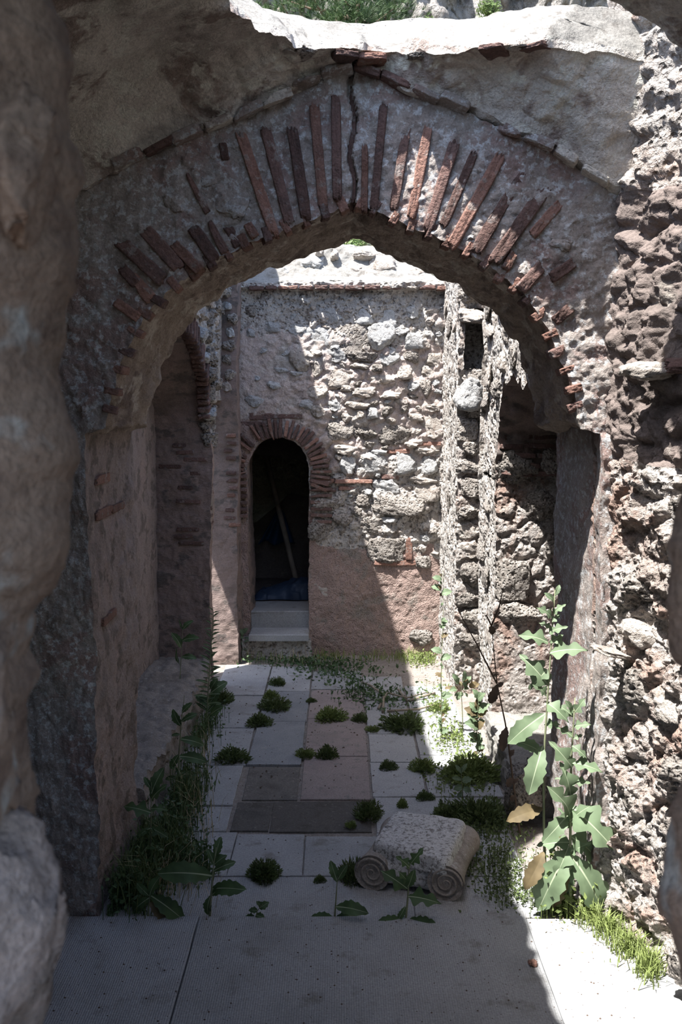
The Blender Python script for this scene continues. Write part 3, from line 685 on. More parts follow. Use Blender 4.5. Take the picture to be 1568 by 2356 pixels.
# stones read off the photograph: centre, width, height (px), kind
ST = []
for (x, y, w_, h_, k) in [(470, 505, 150, 110, 'L'), (670, 495, 150, 100, 'L'), (850, 500, 120, 90, 'L'), (1000, 510, 140, 110, 'L'), (1130, 490, 80, 70, 'L'), (480, 590, 110, 70, 'L'), (350, 570, 110, 70, 'L'),
        (608, 615, 180, 130, 'L'), (795, 625, 150, 140, 'T'), (955, 620, 150, 140, 'L'), (1140, 645, 120, 100, 'L'), (1060, 590, 100, 50, 'L'), (700, 720, 120, 80, 'L'), (850, 728, 150, 50, 'T'), (990, 745, 120, 80, 'L'),
        (510, 745, 110, 130, 'P'), (600, 780, 60, 100, 'P'), (840, 775, 110, 45, 'P'), (1245, 735, 110, 80, 'P'), (1120, 730, 80, 60, 'T'), (720, 840, 150, 90, 'P'), (960, 850, 150, 60, 'P'), (1080, 810, 90, 60, 'P'),
        (1210, 800, 90, 70, 'P'), (420, 715, 60, 40, 'L'), (410, 800, 90, 40, 'L'), (270, 840, 50, 30, 'L'), (370, 885, 90, 50, 'L'), (490, 820, 70, 36, 'L'), (600, 930, 120, 80, 'P'), (850, 915, 170, 55, 'P'), (1000, 935, 110, 46, 'P'),
        (1120, 890, 80, 60, 'L'), (1190, 905, 60, 100, 'T'), (540, 990, 90, 80, 'L'), (610, 1030, 90, 70, 'P'), (695, 1005, 80, 66, 'L'), (905, 1045, 70, 70, 'L'), (820, 990, 130, 46, 'P'), (1140, 1060, 120, 50, 'P'),
        (1240, 1010, 100, 44, 'P'), (270, 975, 130, 60, 'L'), (1240, 1115, 130, 140, 'P'), (720, 1140, 150, 100, 'T'), (860, 1155, 150, 80, 'T'), (1040, 1150, 180, 110, 'T'), (770, 1240, 150, 50, 'P'),
        (770, 1320, 120, 110, 'L'), (925, 1310, 140, 110, 'L'), (1080, 1310, 150, 110, 'L'), (1215, 1320, 100, 90, 'L'), (1190, 660, 90, 60, 'P'), (1010, 690, 60, 40, 'L'), (870, 680, 60, 40, 'P'), (690, 670, 60, 40, 'L'), (590, 700, 70, 40, 'P'),
        (1060, 980, 80, 40, 'P'), (760, 900, 70, 40, 'P'), (920, 790, 60, 40, 'T'), (290, 1060, 120, 36, 'D'), (230, 600, 60, 60, 'L'), (240, 480, 80, 60, 'T'), (300, 700, 50, 40, 'L')]:
    ST.append((480 + x / 2.412, 520 + y / 2.412, w_ / 2.412, h_ / 2.412, k))
for (x, y, w_, h_, k) in [(990, 415, 170, 80, 'L'), (880, 440, 50, 40, 'L'), (1215, 440, 140, 140, 'P'), (850, 500, 70, 90, 'T'), (1040, 510, 250, 100, 'T'), (1120, 625, 160, 110, 'T'), (920, 630, 150, 90, 'T'), (990, 765, 210, 130, 'T'),
        (1110, 755, 35, 110, 'R'), (985, 832, 130, 25, 'R'), (1110, 832, 120, 25, 'R'), (635, 383, 130, 20, 'R'), (800, 383, 190, 20, 'R'), (770, 425, 100, 22, 'R'), (640, 430, 130, 20, 'D'), (1190, 367, 170, 34, 'P'), (1050, 215, 120, 20, 'R'),
        (1210, 212, 150, 30, 'P'), (1210, 170, 130, 20, 'R'), (1200, 830, 100, 70, 'T'), (820, 560, 60, 50, 'T'), (1000, 590, 90, 40, 'L'), (880, 250, 80, 50, 'P'), (740, 250, 60, 40, 'P'), (1120, 180, 70, 30, 'P'), (950, 225, 90, 36, 'L'),
        (440, 22, 190, 22, 'D'), (240, 70, 130, 24, 'D'), (620, 640, 130, 120, 'T'), (660, 500, 170, 70, 'T'), (740, 600, 110, 70, 'T'), (1240, 580, 70, 80, 'P'), (1170, 1250, 120, 90, 'T'), (650, 985, 180, 80, 'P'), (1000, 350, 90, 24, 'D')]:
    ST.append((480 + x / 2.412, 950 + y / 2.412, w_ / 2.412, h_ / 2.412, k))
rs = random.Random(3)
for (u, v, w_, h_, k) in ST:
    p = Vector(on_y(u, v, 9.4)); p = Vector(back_post(roughen(np.array([p]), .8, 1.3))[0])
    s = 9.45 / FPX; dep = .055 if k in 'LPT' else .03
    shade = u < 690 or v < 720
    off = .028 if shade else .012
    if k == 'P' and v > 1300: off = .045
    piece(k, 'stone' if k not in 'RD' else 'brick', wall_b, (p.x, p.y + off, p.z), (w_ * s * .53, dep, h_ * s * .55), (rs.uniform(-.1, .1), rs.uniform(-.12, .12) if k not in 'RD' else rs.uniform(-.02, .02), rs.uniform(-.1, .1)))
# small filler stones of the sunlit rubble
occ = [(a, b, c / 2, d / 2) for a, b, c, d, _ in ST]
cnt = 0
for _ in range(1500):
    u = rs.uniform(690, 1008); v = rs.uniform(705, 1290)
    if u < 700 + (v - 800) * .3 or cnt > 95: continue
    r_ = rs.uniform(8, 17)
    if any(abs(u - a) < c + r_ * .7 and abs(v - b) < d + r_ * .6 for a, b, c, d in occ): continue
    occ.append((u, v, r_, r_ * .7)); cnt += 1
    p = Vector(on_y(u, v, 9.4)); p = Vector(back_post(roughen(np.array([p]), .8, 1.3))[0])
    s = 9.45 / FPX
    piece(rs.choice('LPPT'), 'stone', wall_b, (p.x, p.y + .008, p.z), (r_ * s, .04, r_ * s * rs.uniform(.5, .9)), (rs.uniform(-.2, .2), rs.uniform(-.4, .4), rs.uniform(-.2, .2)))
# brick ring of the doorway
for k in range(31):
    t = PI * 1.02 - k * PI * 1.14 / 30
    rad = dr + .03 + .085
    c = Vector((dc + rad * math.cos(t), 9.385, DS + rad * math.sin(t))); c = wob(c, .8, 1.3)
    if k in (5, 8): continue
    piece('D' if k % 3 else 'R', 'brick', wall_b, (c.x, 9.39, c.z), (.085 + rs.uniform(-.012, .012), .03, .0155), (0, -t + rs.uniform(-.04, .04), 0))
for k in range(7):
    piece('D', 'brick', wall_b, (DX1 + .1, 9.39, 1.66 - k * .062), (.1, .025, .015), (0, rs.uniform(-.04, .04), 0))
    piece('D', 'brick', wall_b, (DX0 - .045, 9.38, 1.72 - k * .062), (.04, .03, .016), (0, 0, 0))
# ledge bricks and upper wall stones
x = -.85
while x < .95:
    L_ = rs.uniform(.1, .2); piece(rs.choice('DDRP'), 'brick', wall_b, (x + L_ / 2, 9.36, 3.462 + rs.uniform(-.006, .006)), (L_ * .47, .06, .018), (0, rs.uniform(-.02, .02), 0)); x += L_ + .01
for (u, v, w_, h_, k) in ((718, 606, 58, 46, 'L'), (810, 622, 56, 44, 'P'), (880, 612, 74, 50, 'P'), (735, 582, 24, 18, 'P'), (770, 586, 20, 22, 'P'), (840, 590, 60, 14, 'P'), (660, 630, 40, 26, 'L'), (960, 632, 46, 26, 'P')):
    piece(k, 'stone', wall_b, on_y(u, v, 9.82), (w_ * .0043 * .5, .07, h_ * .0043 * .55), (-.5, rs.uniform(-.1, .1), 0))

# storeroom behind the doorway
sh = Shell()
sh.add(quad((-1.3, 9.95, .2), (-1.3, 11.4, .2), (-1.3, 11.4, 2.4), (-1.3, 9.95, 2.4), 20, 30)); sh.add(quad((.3, 9.95, .2), (.3, 11.4, .2), (.3, 11.4, 2.4), (.3, 9.95, 2.4), 20, 30))
sh.add(quad((-1.3, 11.4, .2), (.3, 11.4, .2), (.3, 11.4, 2.4), (-1.3, 11.4, 2.4), 30, 40)); sh.add(quad((-1.4, 9.85, 2.37), (.4, 9.85, 2.37), (.4, 11.5, 2.37), (-1.4, 11.5, 2.37), 20, 20))
sh.add(quad((-1.4, 9.5, .385), (.4, 9.5, .385), (.4, 11.5, .385), (-1.4, 11.5, .385), 20, 20))
for xx in ((-1.3, DX0), (DX1, .3)): sh.add(quad((xx[0], 9.96, .3), (xx[1], 9.96, .3), (xx[1], 9.96, 2.4), (xx[0], 9.96, 2.4), 10, 20))
sh.add(quad((-1.3, 9.96, 2.07), (.3, 9.96, 2.07), (.3, 9.96, 2.45), (-1.3, 9.96, 2.45), 10, 6))
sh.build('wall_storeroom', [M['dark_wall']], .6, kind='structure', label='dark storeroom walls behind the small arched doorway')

# ---------------------------------------------------------------- floor and its slabs
sh = Shell(); sh.add(quad((-2.2, .2, -.016), (2.2, .2, -.016), (2.2, 10.2, -.016), (-2.2, 10.2, -.016), 120, 260))
def floor_post(V):
    D = fbm3(V, 2.5, 3, 5); V = V.copy(); V[:, 2] = -.018 + D[:, 2] * .003; return V
floor = sh.build('floor', [M['bed']], 0, post=floor_post, kind='structure', label='worn floor of pale marble and coloured stone slabs in earth')
def slab(x0, x1, y0, y1, mat, z=0.0, th=.05):
    rr_ = random.Random(int((x0 * 31 + y0 * 77) * 1000)); j = lambda: rr_.uniform(-.004, .004); b = .003; g = .001
    x0 += g; x1 -= g; y0 += g; y1 -= g
    c = [(x0 + j(), y0 + j()), (x1 + j(), y0 + j()), (x1 + j(), y1 + j()), (x0 + j(), y1 + j())]
    zz = z + rr_.uniform(-.002, .002); cx = (x0 + x1) / 2; cy = (y0 + y1) / 2
    n = 14; V = []; F = []
    for lev, (zq, ins) in enumerate(((zz - th, 0), (zz - b, 0), (zz, b))):
        for k in range(4):
            a, d = c[k], c[(k + 1) % 4]
            for q in range(n):
                t = q / n; px, py = a[0] + (d[0] - a[0]) * t, a[1] + (d[1] - a[1]) * t
                w_ = rr_.uniform(0, .003) if q else 0
                sx = -1 if px > cx else 1; sy = -1 if py > cy else 1
                V.append((px + sx * (ins * (1 if k in (1, 3) or q == 0 else 0) + w_ * (k in (1, 3))), py + sy * (ins * (1 if k in (0, 2) or q == 0 else 0) + w_ * (k in (0, 2))), zq))
    N_ = 4 * n
    for lev in range(2):
        for q in range(N_): F.append((lev * N_ + q, lev * N_ + (q + 1) % N_, (lev + 1) * N_ + (q + 1) % N_, (lev + 1) * N_ + q))
    F.append(tuple(range(2 * N_, 3 * N_)))
    return obj('slab', new_mesh('slab', V, F, smooth=False), mat, floor)
MA, CO, GR, PK, DK = M['marble'], M['combed'], M['grey_slab'], M['pink_slab'], M['dark_slab']
for a in [(-1.6, -.66, 2.3, 4.42, CO, .022), (-.66, .86, 2.3, 4.42, CO, .024), (.86, 1.7, 2.3, 4.40, MA, .02),
          (-1.14, .35, 4.44, 4.85, CO), (.35, 1.14, 4.44, 4.85, CO), (-1.1, -.585, 4.86, 5.39, MA), (-.585, -.2, 4.86, 5.36, MA), (-.2, .2, 4.86, 5.33, MA), (.2, .95, 4.86, 5.37, MA),
          (-.63, -.41, 5.42, 5.83, DK, -.006), (-.41, .18, 5.41, 5.84, DK, -.008), (-.61, -.27, 5.86, 6.42, DK, -.005), (-.25, .185, 5.86, 6.6, PK),
          (-1.06, -.65, 5.4, 5.75, MA), (-1.06, -.65, 5.76, 6.42, MA), (-1.06, -.64, 6.44, 7.2, MA), (-1.06, -.64, 7.21, 8.02, MA), (-1.06, -.64, 8.04, 9.0, MA),
          (-.63, -.265, 6.44, 7.35, GR), (-.63, -.265, 7.36, 8.15, GR), (-.63, -.265, 8.16, 8.95, MA), (-.255, .185, 6.61, 7.42, PK), (-.255, .185, 7.43, 8.2, PK), (-.255, .185, 8.22, 8.8, MA),
          (.2, .95, 5.38, 5.88, MA), (.195, .53, 5.9, 6.48, MA), (.195, .53, 6.49, 7.06, MA), (.195, .53, 7.07, 7.88, MA), (.195, .53, 7.9, 8.6, MA),
          (.54, 1.0, 5.9, 6.62, MA), (.54, .98, 6.63, 7.45, MA), (.54, .92, 7.46, 8.3, MA)]:
    slab(*a[:4], a[4], a[5] if len(a) > 5 else 0.0)

# pebbles and crumbs lying on the slabs
V = []; F = []
ico = [(0, 0, 1), (.9, 0, 0), (0, .9, 0), (-.9, 0, 0), (0, -.9, 0)]
rs = random.Random(9)
for k in range(1500):
    if k < 650: x, y, z = rs.uniform(-1.3, 1.25), rs.uniform(3.2, 4.4), .022
    else: x, y, z = rs.uniform(-1.05, .95), rs.uniform(4.45, 9.3), 0
    r_ = rs.choice((.002, .003, .003, .004, .006)) * (1.6 if y > 6 else 1)
    i = len(V); V += [(x + p[0] * r_, y + p[1] * r_, z + p[2] * r_ * .8) for p in ico]
    F += [(i, i + 1, i + 2), (i, i + 2, i + 3), (i, i + 3, i + 4), (i, i + 4, i + 1)]
obj('pebbles', new_mesh('pebbles', V, F, smooth=False), M['dead'], label='tiny dark crumbs and pebbles strewn over the floor slabs', cat='pebbles', kind='stuff')

# ---------------------------------------------------------------- benches along the inner walls
def bench(name, label, x0, x1, y0, y1, z, face, mat, seed):
    """x0 = free edge, x1 = wall side"""
    sh = Shell(); n = 110; m = 40
    sh.add(quad((x0, y0, z), (x0, y1, z - .01), (x1, y1, z), (x1, y0, z), n, m), 0)
    sh.add(quad((x0, y0, -.02), (x0, y1, -.02), (x0, y1, z - .01), (x0, y0, z), n, 24), 0)
    sh.add(quad((x0, y0, -.02), (x1, y0, -.02), (x1, y0, z), (x0, y0, z), m, 24), 0)
    def post(V):
        D = fbm3(V, 11, 3, seed); F1, F2 = worley(V, 8, seed); V = V.copy()
        e = np.clip(1 - np.abs(V[:, 0] - x0) * 9, 0, 1) * (V[:, 2] > z * .6)
        V[:, 2] += D[:, 2] * .012 + np.clip(F2 - F1, 0, .3) * .04 - e * .03 * (1 + D[:, 0]); V[:, 0] += (D[:, 0] * .02) ; V[:, 2] = np.maximum(V[:, 2], -.02)
        return V
    return sh.build(name, [mat], .7, 1.3, post=post, label=label, cat='bench')
bench('masonry_bench', 'low shaded masonry bench inside the plastered niche', -1.09, -1.56, 5.36, 8.22, .28, 1, M['bed'], 12)
bench('masonry_bench', 'pale sunlit masonry bench below the tufa blocks', 1.02, 1.54, 5.62, 6.82, .24, 1, M['lip'], 14)
def block(name, label, cat, u, v, half_, rot, kind='L', mat=None, z=None):
    p = on_z(u, v, 0); o = piece(kind, name, None, (p[0], p[1] + half_[1] * .5, half_[2] * .92 if z is None else z), half_, rot, mat)
    o['label'] = label; o['category'] = cat; return o
block('fallen_stone', 'rounded dark stone leaning at the foot of the sunlit bench', 'stone', 1207, 1905, (.1, .12, .19), (.2, .1, .3), 'P', M['tufa'])
block('fallen_stone', 'small pale stone at the foot of the dark niche bench', 'stone', 327, 1850, (.09, .12, .1), (.1, 0, .2), 'L', M['tan'])
block('fallen_stone', 'brown pebble lying on the near slab close to the sunlit edge', 'stone', 1226, 2235, (.022, .018, .014), (.1, .2, .3), 'P', M['brick'], .034)

# ---------------------------------------------------------------- marble steps of the doorway
def rbox(x0, x1, y0, y1, z0, z1, b=.008):
    V = []; F = []
    for (z, i) in ((z0, 0), (z1 - b, 0), (z1, b)):
        V += [(x0 + i, y0 + i, z), (x1 - i, y0 + i, z), (x1 - i, y1 - i, z), (x0 + i, y1 - i, z)]
    for l in range(2):
        for k in range(4): F.append((l * 4 + k, l * 4 + (k + 1) % 4, (l + 1) * 4 + (k + 1) % 4, (l + 1) * 4 + k))
    F += [(8, 9, 10, 11), (3, 2, 1, 0)]
    return new_mesh('block', V, F, smooth=False)
obj('marble_step', rbox(-.875, -.305, 9.5, 10.0, .235, .4), M['marble'], label='upper white marble step forming the doorway sill', cat='step')
obj('marble_step', rbox(-.87, -.305, 9.2, 9.6, .175, .238), M['marble'], label='lower white marble step slab in front of the doorway', cat='step')
sh = Shell(); sh.add(quad((-.93, 9.26, -.02), (-.28, 9.26, -.02), (-.28, 9.26, .18), (-.93, 9.26, .18), 50, 20)); sh.add(quad((-.93, 9.26, .175), (-.28, 9.26, .175), (-.28, 9.5, .175), (-.93, 9.5, .175), 50, 10))
sh.build('step_foundation', [M['rubble_mortar']], .7, label='rough mortared rubble under the lower marble step', cat='foundation')

# storeroom contents
a, b = Vector(on_y(612, 1050, 11.0)), Vector(on_y(688, 1335, 10.35)); b.z = .41
V, F = tube([a, (a + b) / 2, b], [.028, .03, .03], 8); obj('leaning_pole', new_mesh('leaning_pole', V, F), M['wood'], label='grey timber pole leaning inside the dark doorway', cat='pole')
V = []; F = []; nu, nv = 18, 16
c0 = Vector(on_y(640, 1195, 11.0)); bot = Vector(on_y(632, 1258, 11.0))
for i in range(nv):
    t = i / (nv - 1); wd = .045 + .16 * t
    for j in range(nu):
        s_ = j / (nu - 1) * 2 - 1
        V.append((c0.x + (bot.x - c0.x) * t + s_ * wd, 11.33 - .05 * math.cos(s_ * 7 + t) * (t + .2) - .04, c0.z + .05 + (bot.z - c0.z - .05) * t - .02 * math.cos(s_ * 5)))
for i in range(nv - 1):
    for j in range(nu - 1): F.append((i * nu + j, i * nu + j + 1, (i + 1) * nu + j + 1, (i + 1) * nu + j))
cl = obj('hanging_cloth', new_mesh('hanging_cloth', V, F), M['cloth'], label='blue cloth hanging behind the pole in the doorway', cat='cloth')
cl.modifiers.new('thick', 'SOLIDIFY').thickness = .006
g = 46; xs_, ys_ = np.meshgrid(np.linspace(-1, 1, g), np.linspace(-1, 1, g), indexing='ij')
e_ = np.clip(1 - xs_ ** 4, 0, 1) * np.clip(1 - ys_ ** 2, 0, 1)
hgt = e_ ** .6 * (.06 + .2 * ((xs_ + 1) / 2) ** 1.4)
P3 = np.stack([-.585 + xs_ * .31, 10.3 + ys_ * .22, .395 + hgt], -1).reshape(-1, 3)
D = fbm3(P3, 9, 3, 3); P3[:, 2] += np.abs(D[:, 2]) * .03 * (hgt.reshape(-1) > .02); P3[:, 0] += D[:, 0] * .02; P3[:, 1] += D[:, 1] * .02
I_ = np.arange(g * g).reshape(g, g); Fq = np.stack([I_[:-1, :-1], I_[1:, :-1], I_[1:, 1:], I_[:-1, 1:]], -1).reshape(-1, 4)
obj('tarpaulin_heap', new_mesh('tarpaulin_heap', P3, Fq), M['tarp'], label='crumpled dark blue tarpaulin heap on the doorway floor', cat='tarpaulin')

# ---------------------------------------------------------------- fallen ionic capital
cap = empty('ionic_capital', (.405, 4.9, 0), 'fallen speckled marble ionic capital with spiral volutes on the slabs', 'capital')
cap.rotation_euler = (0, 0, -.3)
Vc, Fc = base_cube(18); Vc = Vc.copy(); Vc /= ((np.abs(Vc) ** 12).sum(1) ** (1 / 12))[:, None]
tz = (Vc[:, 2] + 1) / 2
Vc = np.stack([Vc[:, 0] * (.225 - .03 * tz), Vc[:, 1] * .25 * (1 - .06 * tz) + .01, .02 + .2 * tz], 1)
Vc[:, 1] += (Vc[:, 0] * -.18) * (tz > .5) * (Vc[:, 1] < 0)
ex = np.clip((.06 - (Vc[:, 2])) * 2, 0, 1); Vc[:, 1] += np.where(Vc[:, 1] < 0, ex * .12, 0)
Vc += fbm3(Vc, 16, 3, 4) * .006
obj('block', new_mesh('capital_block', Vc, Fc), M['granite'], cap)
def bolster(x):
    n, sg = 22, 28; V = []; F = []
    for i in range(n):
        t = i / (n - 1); y = -.255 + .51 * t; r_ = .088 - .02 * math.sin(PI * t) + .003 * math.cos(t * 60)
        for k in range(sg):
            a = 2 * PI * k / sg; V.append((x + r_ * math.cos(a), y, .088 + r_ * math.sin(a)))
    for i in range(n - 1):
        for k in range(sg): F.append((i * sg + k, i * sg + (k + 1) % sg, (i + 1) * sg + (k + 1) % sg, (i + 1) * sg + k))
    F += [tuple(range(sg)), tuple(range((n - 1) * sg, n * sg))[::-1]]
    return new_mesh('bolster', V, F)
for sx in (-1, 1):
    bo = obj('bolster', bolster(sx * .185), M['volute'], cap)
    pts = []; rad = []
    for k in range(60):
        t = k / 59; a = t * 5.2 * PI; r_ = .08 * (1 - t * .93)
        pts.append((sx * .185 + r_ * math.cos(a) * sx, -.257, .088 - r_ * math.sin(a) * -1)); rad.append(.0075 * (1 - t * .45))
    V, F = tube(pts, rad, 6); obj('volute_spiral', new_mesh('volute_spiral', V, F), M['volute'], bo)
for k in range(3):
    V_, F_ = base_cube(4); V_ = V_ / np.linalg.norm(V_, axis=1)[:, None] * np.array([.024, .022, .034])
    obj('egg_moulding', new_mesh('egg_moulding', V_, F_), M['volute'], cap, (-.06 + k * .06, -.185, .075))
# ---------------------------------------------------------------- foreground opening the photograph is taken through
def jamb(name, label, sil, Y, side, seed, mats):
    """sil: (u, v) silhouette from top to bottom of the edge nearest the view axis"""
    S_ = [Vector(on_y(u, v, Y)) for u, v in sil]; S_ = resample([tuple(p) for p in S_], 190)
    sh = Shell(); rows = []
    prof = [(.75, -.42), (.45, -.3), (.2, -.18), (.07, -.09), (.015, -.03), (0, .03), (.02, .09), (.1, .17), (.35, .3), (.9, .42), (1.25, .46)]
    pr = resample([(a, b) for a, b in prof], 64)
    P = np.zeros((190, 64, 3))
    P[:, :, 0] = S_[:, 0:1] - side * pr[None, :, 0]; P[:, :, 1] = S_[:, 1:2] + pr[None, :, 1]; P[:, :, 2] = S_[:, 2:3]
    sh.add(P, 0)
    def post(V):
        D = fbm3(V, 7, 3, seed); E2_ = fbm3(V, 30, 3, seed + 3); V = V.copy(); V += D * .014 + E2_ * .006; return V
    return sh.build(name, mats, 0, post=post, kind='structure', label=label)
wj = jamb('wall_opening_left', 'rough blurred stone jamb at the near edge of the view, beside the dark pier',
     [(60, -420), (85, -120), (118, 0), (140, 120), (150, 230), (168, 330), (165, 420), (150, 480), (155, 560), (140, 660), (118, 740), (120, 860), (128, 960), (152, 1040), (158, 1075), (140, 1110), (132, 1220), (112, 1300),
      (70, 1370), (52, 1410), (60, 1480), (50, 1530), (70, 1590), (52, 1650), (48, 1720), (66, 1850), (58, 1930), (64, 1960), (92, 2030), (114, 2110), (104, 2200), (95, 2356), (90, 2700)], .95, 1, 21, [M['fore']])
wj2 = jamb('wall_opening_right', 'dark blurred stone edge at the near margin beside the sunlit wall',
     [(1640, -420), (1620, 300), (1600, 1000), (1610, 1230), (1582, 1300), (1566, 1400), (1570, 1520), (1592, 1600), (1616, 1700), (1610, 1800), (1580, 1890), (1560, 2000), (1544, 2090), (1543, 2180), (1558, 2260), (1588, 2310), (1620, 2400), (1630, 2700)], .95, -1, 33, [M['fore']])
for (u, v, hw, hh, Y) in ((20, 2190, .068, .125, .86), (-20, 1700, .04, .12, .84), (60, 380, .04, .09, .9)):
    p = on_y(u, v, Y); o = piece('L', 'stone', wj, (p[0] - .02, p[1] + .02, p[2]), (hw, .07, hh), (0, .12, .2), M['fore'] if v != 2190 else M['jamb'])
sh = Shell()
sh.add(quad((-2.2, 1.42, 0), (-1.3, 1.42, 0), (-1.3, 1.42, 4.0), (-2.2, 1.42, 4.0), 10, 20)); sh.add(quad((1.3, 1.42, 0), (2.2, 1.42, 0), (2.2, 1.42, 4.0), (1.3, 1.42, 4.0), 10, 20))
sh.add(quad((-1.6, 1.3, 0), (1.6, 1.3, 0), (1.6, 1.3, 1.3), (-1.6, 1.3, 1.3), 30, 20))
# unseen enclosing sheets added around the viewpoint to darken the foreground jambs
sh.add(quad((-1.5, -.6, 3.3), (1.5, -.6, 3.3), (1.5, 1.5, 3.35), (-1.5, 1.5, 3.35), 20, 20))
sh.add(quad((-1.5, -.6, 1.0), (1.5, -.6, 1.0), (1.5, 1.4, 1.2), (-1.5, 1.4, 1.2), 20, 20))
sh.build('wall_front', [M['dark_wall']], .6, kind='structure', label='wall of the opening the view looks through, with an added unseen roof shading the jambs')

# ================================================================== PLANTS
def leaf_mesh(name, kind, seed, dry=False):
    r_ = random.Random(seed); n = 16 if kind != 'narrow' else 8; V = []; F = []; mi = []
    for i in range(n + 1):
        t = i / n
        if kind == 'lobed':
            wv = .2 * (math.sin(PI * min(1, t * 1.02) ** .75) ** .8) * (1 + .55 * math.sin(t * 15 + seed)) + .012
            wv2 = .2 * (math.sin(PI * min(1, t * 1.02) ** .75) ** .8) * (1 + .55 * math.sin(t * 15 + seed + .8)) + .012
        elif kind == 'oblong':
            wv = .19 * math.sin(PI * t ** 1.15) ** .7 * (1 + .14 * math.sin(t * 34 + seed)) + .012; wv2 = .19 * math.sin(PI * t ** 1.15) ** .7 * (1 + .14 * math.sin(t * 31 + seed)) + .012
        elif kind == 'narrow': wv = wv2 = .075 * math.sin(PI * t ** .9) ** .8 + .006
        else: wv = wv2 = .34 * math.sin(PI * t ** .8) ** .8 * (1 + .15 * math.sin(t * 20)) + .01
        if i == n: wv = wv2 = .004
        z = .1 * math.sin(PI * t) - .16 * t * t; rb = .012 * (1 - t) + .003
        wz = .05 * math.sin(t * 11 + seed) ; x = t
        V += [(x, wv, z + .06 * (wv / .2) + wz * .6), (x, rb, z), (x, -rb, z), (x, -wv2, z + .06 * (wv2 / .2) - wz * .6)]
        if i:
            a = (i - 1) * 4; b = i * 4
            for k in range(3): F.append((a + k, a + k + 1, b + k + 1, b + k)); mi.append(1 if k == 1 else 0)
    return new_mesh(name, V, F, mi)
LEAF = {}
for kd, cnt_ in (('lobed', 4), ('oblong', 3), ('narrow', 2), ('small', 3)):
    LEAF[kd] = [leaf_mesh('leaf_' + kd, kd, 3 + k * 5) for k in range(cnt_)]
    for me in LEAF[kd]: me.materials.append(M['leaf']); me.materials.append(M['rib'])
prs = random.Random(77)
def put_leaf(parent, A, B, kind, mat, rib=True, width=1.0, flat=False):
    A, B = Vector(A), Vector(B); ax = (B - A); L_ = ax.length; ax.normalize()
    n = Vector((prs.uniform(-.3, .3), -.75, .65)) if not flat else Vector((0, -.2, 1)); n = (n - ax * n.dot(ax)).normalized(); s_ = n.cross(ax)
    o = obj('leaf', prs.choice(LEAF[kind]), None, parent)
    mw = Matrix(((ax.x, s_.x, n.x), (ax.y, s_.y, n.y), (ax.z, s_.z, n.z))) @ Matrix.Diagonal((L_, L_ * width, L_ * .9))
    o.matrix_local = Matrix.Translation(A - parent.location) @ mw.to_4x4()
    o.material_slots[0].link = 'OBJECT'; o.material_slots[0].material = mat
    if mat in (M['leaf_dry'], M['dead']) or not rib: o.material_slots[1].link = 'OBJECT'; o.material_slots[1].material = mat
    return o
def herb(name, label, cat, base_px, stem_px, leaves, mat=None, r0=.006, group=None, Y=None, z=0.0, smat=None, width=1.0):
    """stem and leaves on the vertical plane through the plant's own base point"""
    base = on_z(*base_px, z); Yb = Y or base[1]
    if Y: base = on_y(*base_px, Y)
    e = empty(name, base, label, cat, group); B0 = Vector(base)
    pts = [B0] + [Vector(on_y(u, v, Yb + prs.uniform(-.02, .02))) for u, v in stem_px]
    pts2 = [Vector(p) for p in resample([tuple(p) for p in pts], 12)]
    V, F = tube([p - B0 for p in pts2], [r0 * (1 - .7 * i / 11) for i in range(12)], 7)
    obj('stem', new_mesh('stem', V, F), smat or M['stem'], e)
    for lf in leaves:
        (u0, v0), (u1, v1) = lf[0], lf[1]; kd = lf[2] if len(lf) > 2 else 'lobed'
        A = Vector(on_y(u0, v0, Yb)); B = Vector(on_y(u1, v1, Yb)); d = (B - A).length
        B.y += prs.uniform(-.55, .25) * d; B.z = max(B.z, z + .015)
        put_leaf(e, A, B, kd, {None: mat or M['leaf'], 'dry': M['leaf_dry'], 'dead': M['dead'], 'dark': M['leaf_dark']}[lf[3] if len(lf) > 3 else None], width=width)
    return e
O_ = 'oblong'; S_m = 'small'; N_w = 'narrow'
herb('wild_lettuce', 'tallest wild lettuce with lobed leaves against the dark pier jamb', 'plant', (1257, 2104), [(1250, 1900), (1249, 1760), (1262, 1560), (1272, 1420), (1276, 1358)],
     [((1260, 1478), (1194, 1455)), ((1262, 1503), (1340, 1482)), ((1260, 1575), (1200, 1508)), ((1262, 1455), (1300, 1436)), ((1268, 1420), (1234, 1393)), ((1272, 1412), (1299, 1388)), ((1275, 1385), (1252, 1362), O_), ((1276, 1372), (1288, 1346), O_),
      ((1253, 1642), (1164, 1706), O_), ((1250, 1735), (1182, 1702), O_), ((1248, 1715), (1208, 1812), O_), ((1254, 1615), (1303, 1650)), ((1251, 1668), (1292, 1668)), ((1248, 1860), (1163, 1872), O_, 'dry'), ((1268, 1432), (1290, 1412)), ((1259, 1540), (1215, 1590)), ((1264, 1480), (1296, 1460)),
      ((1256, 1600), (1226, 1570)), ((1266, 1445), (1240, 1432)), ((1250, 1960), (1200, 2025), O_, 'dry')], r0=.008)
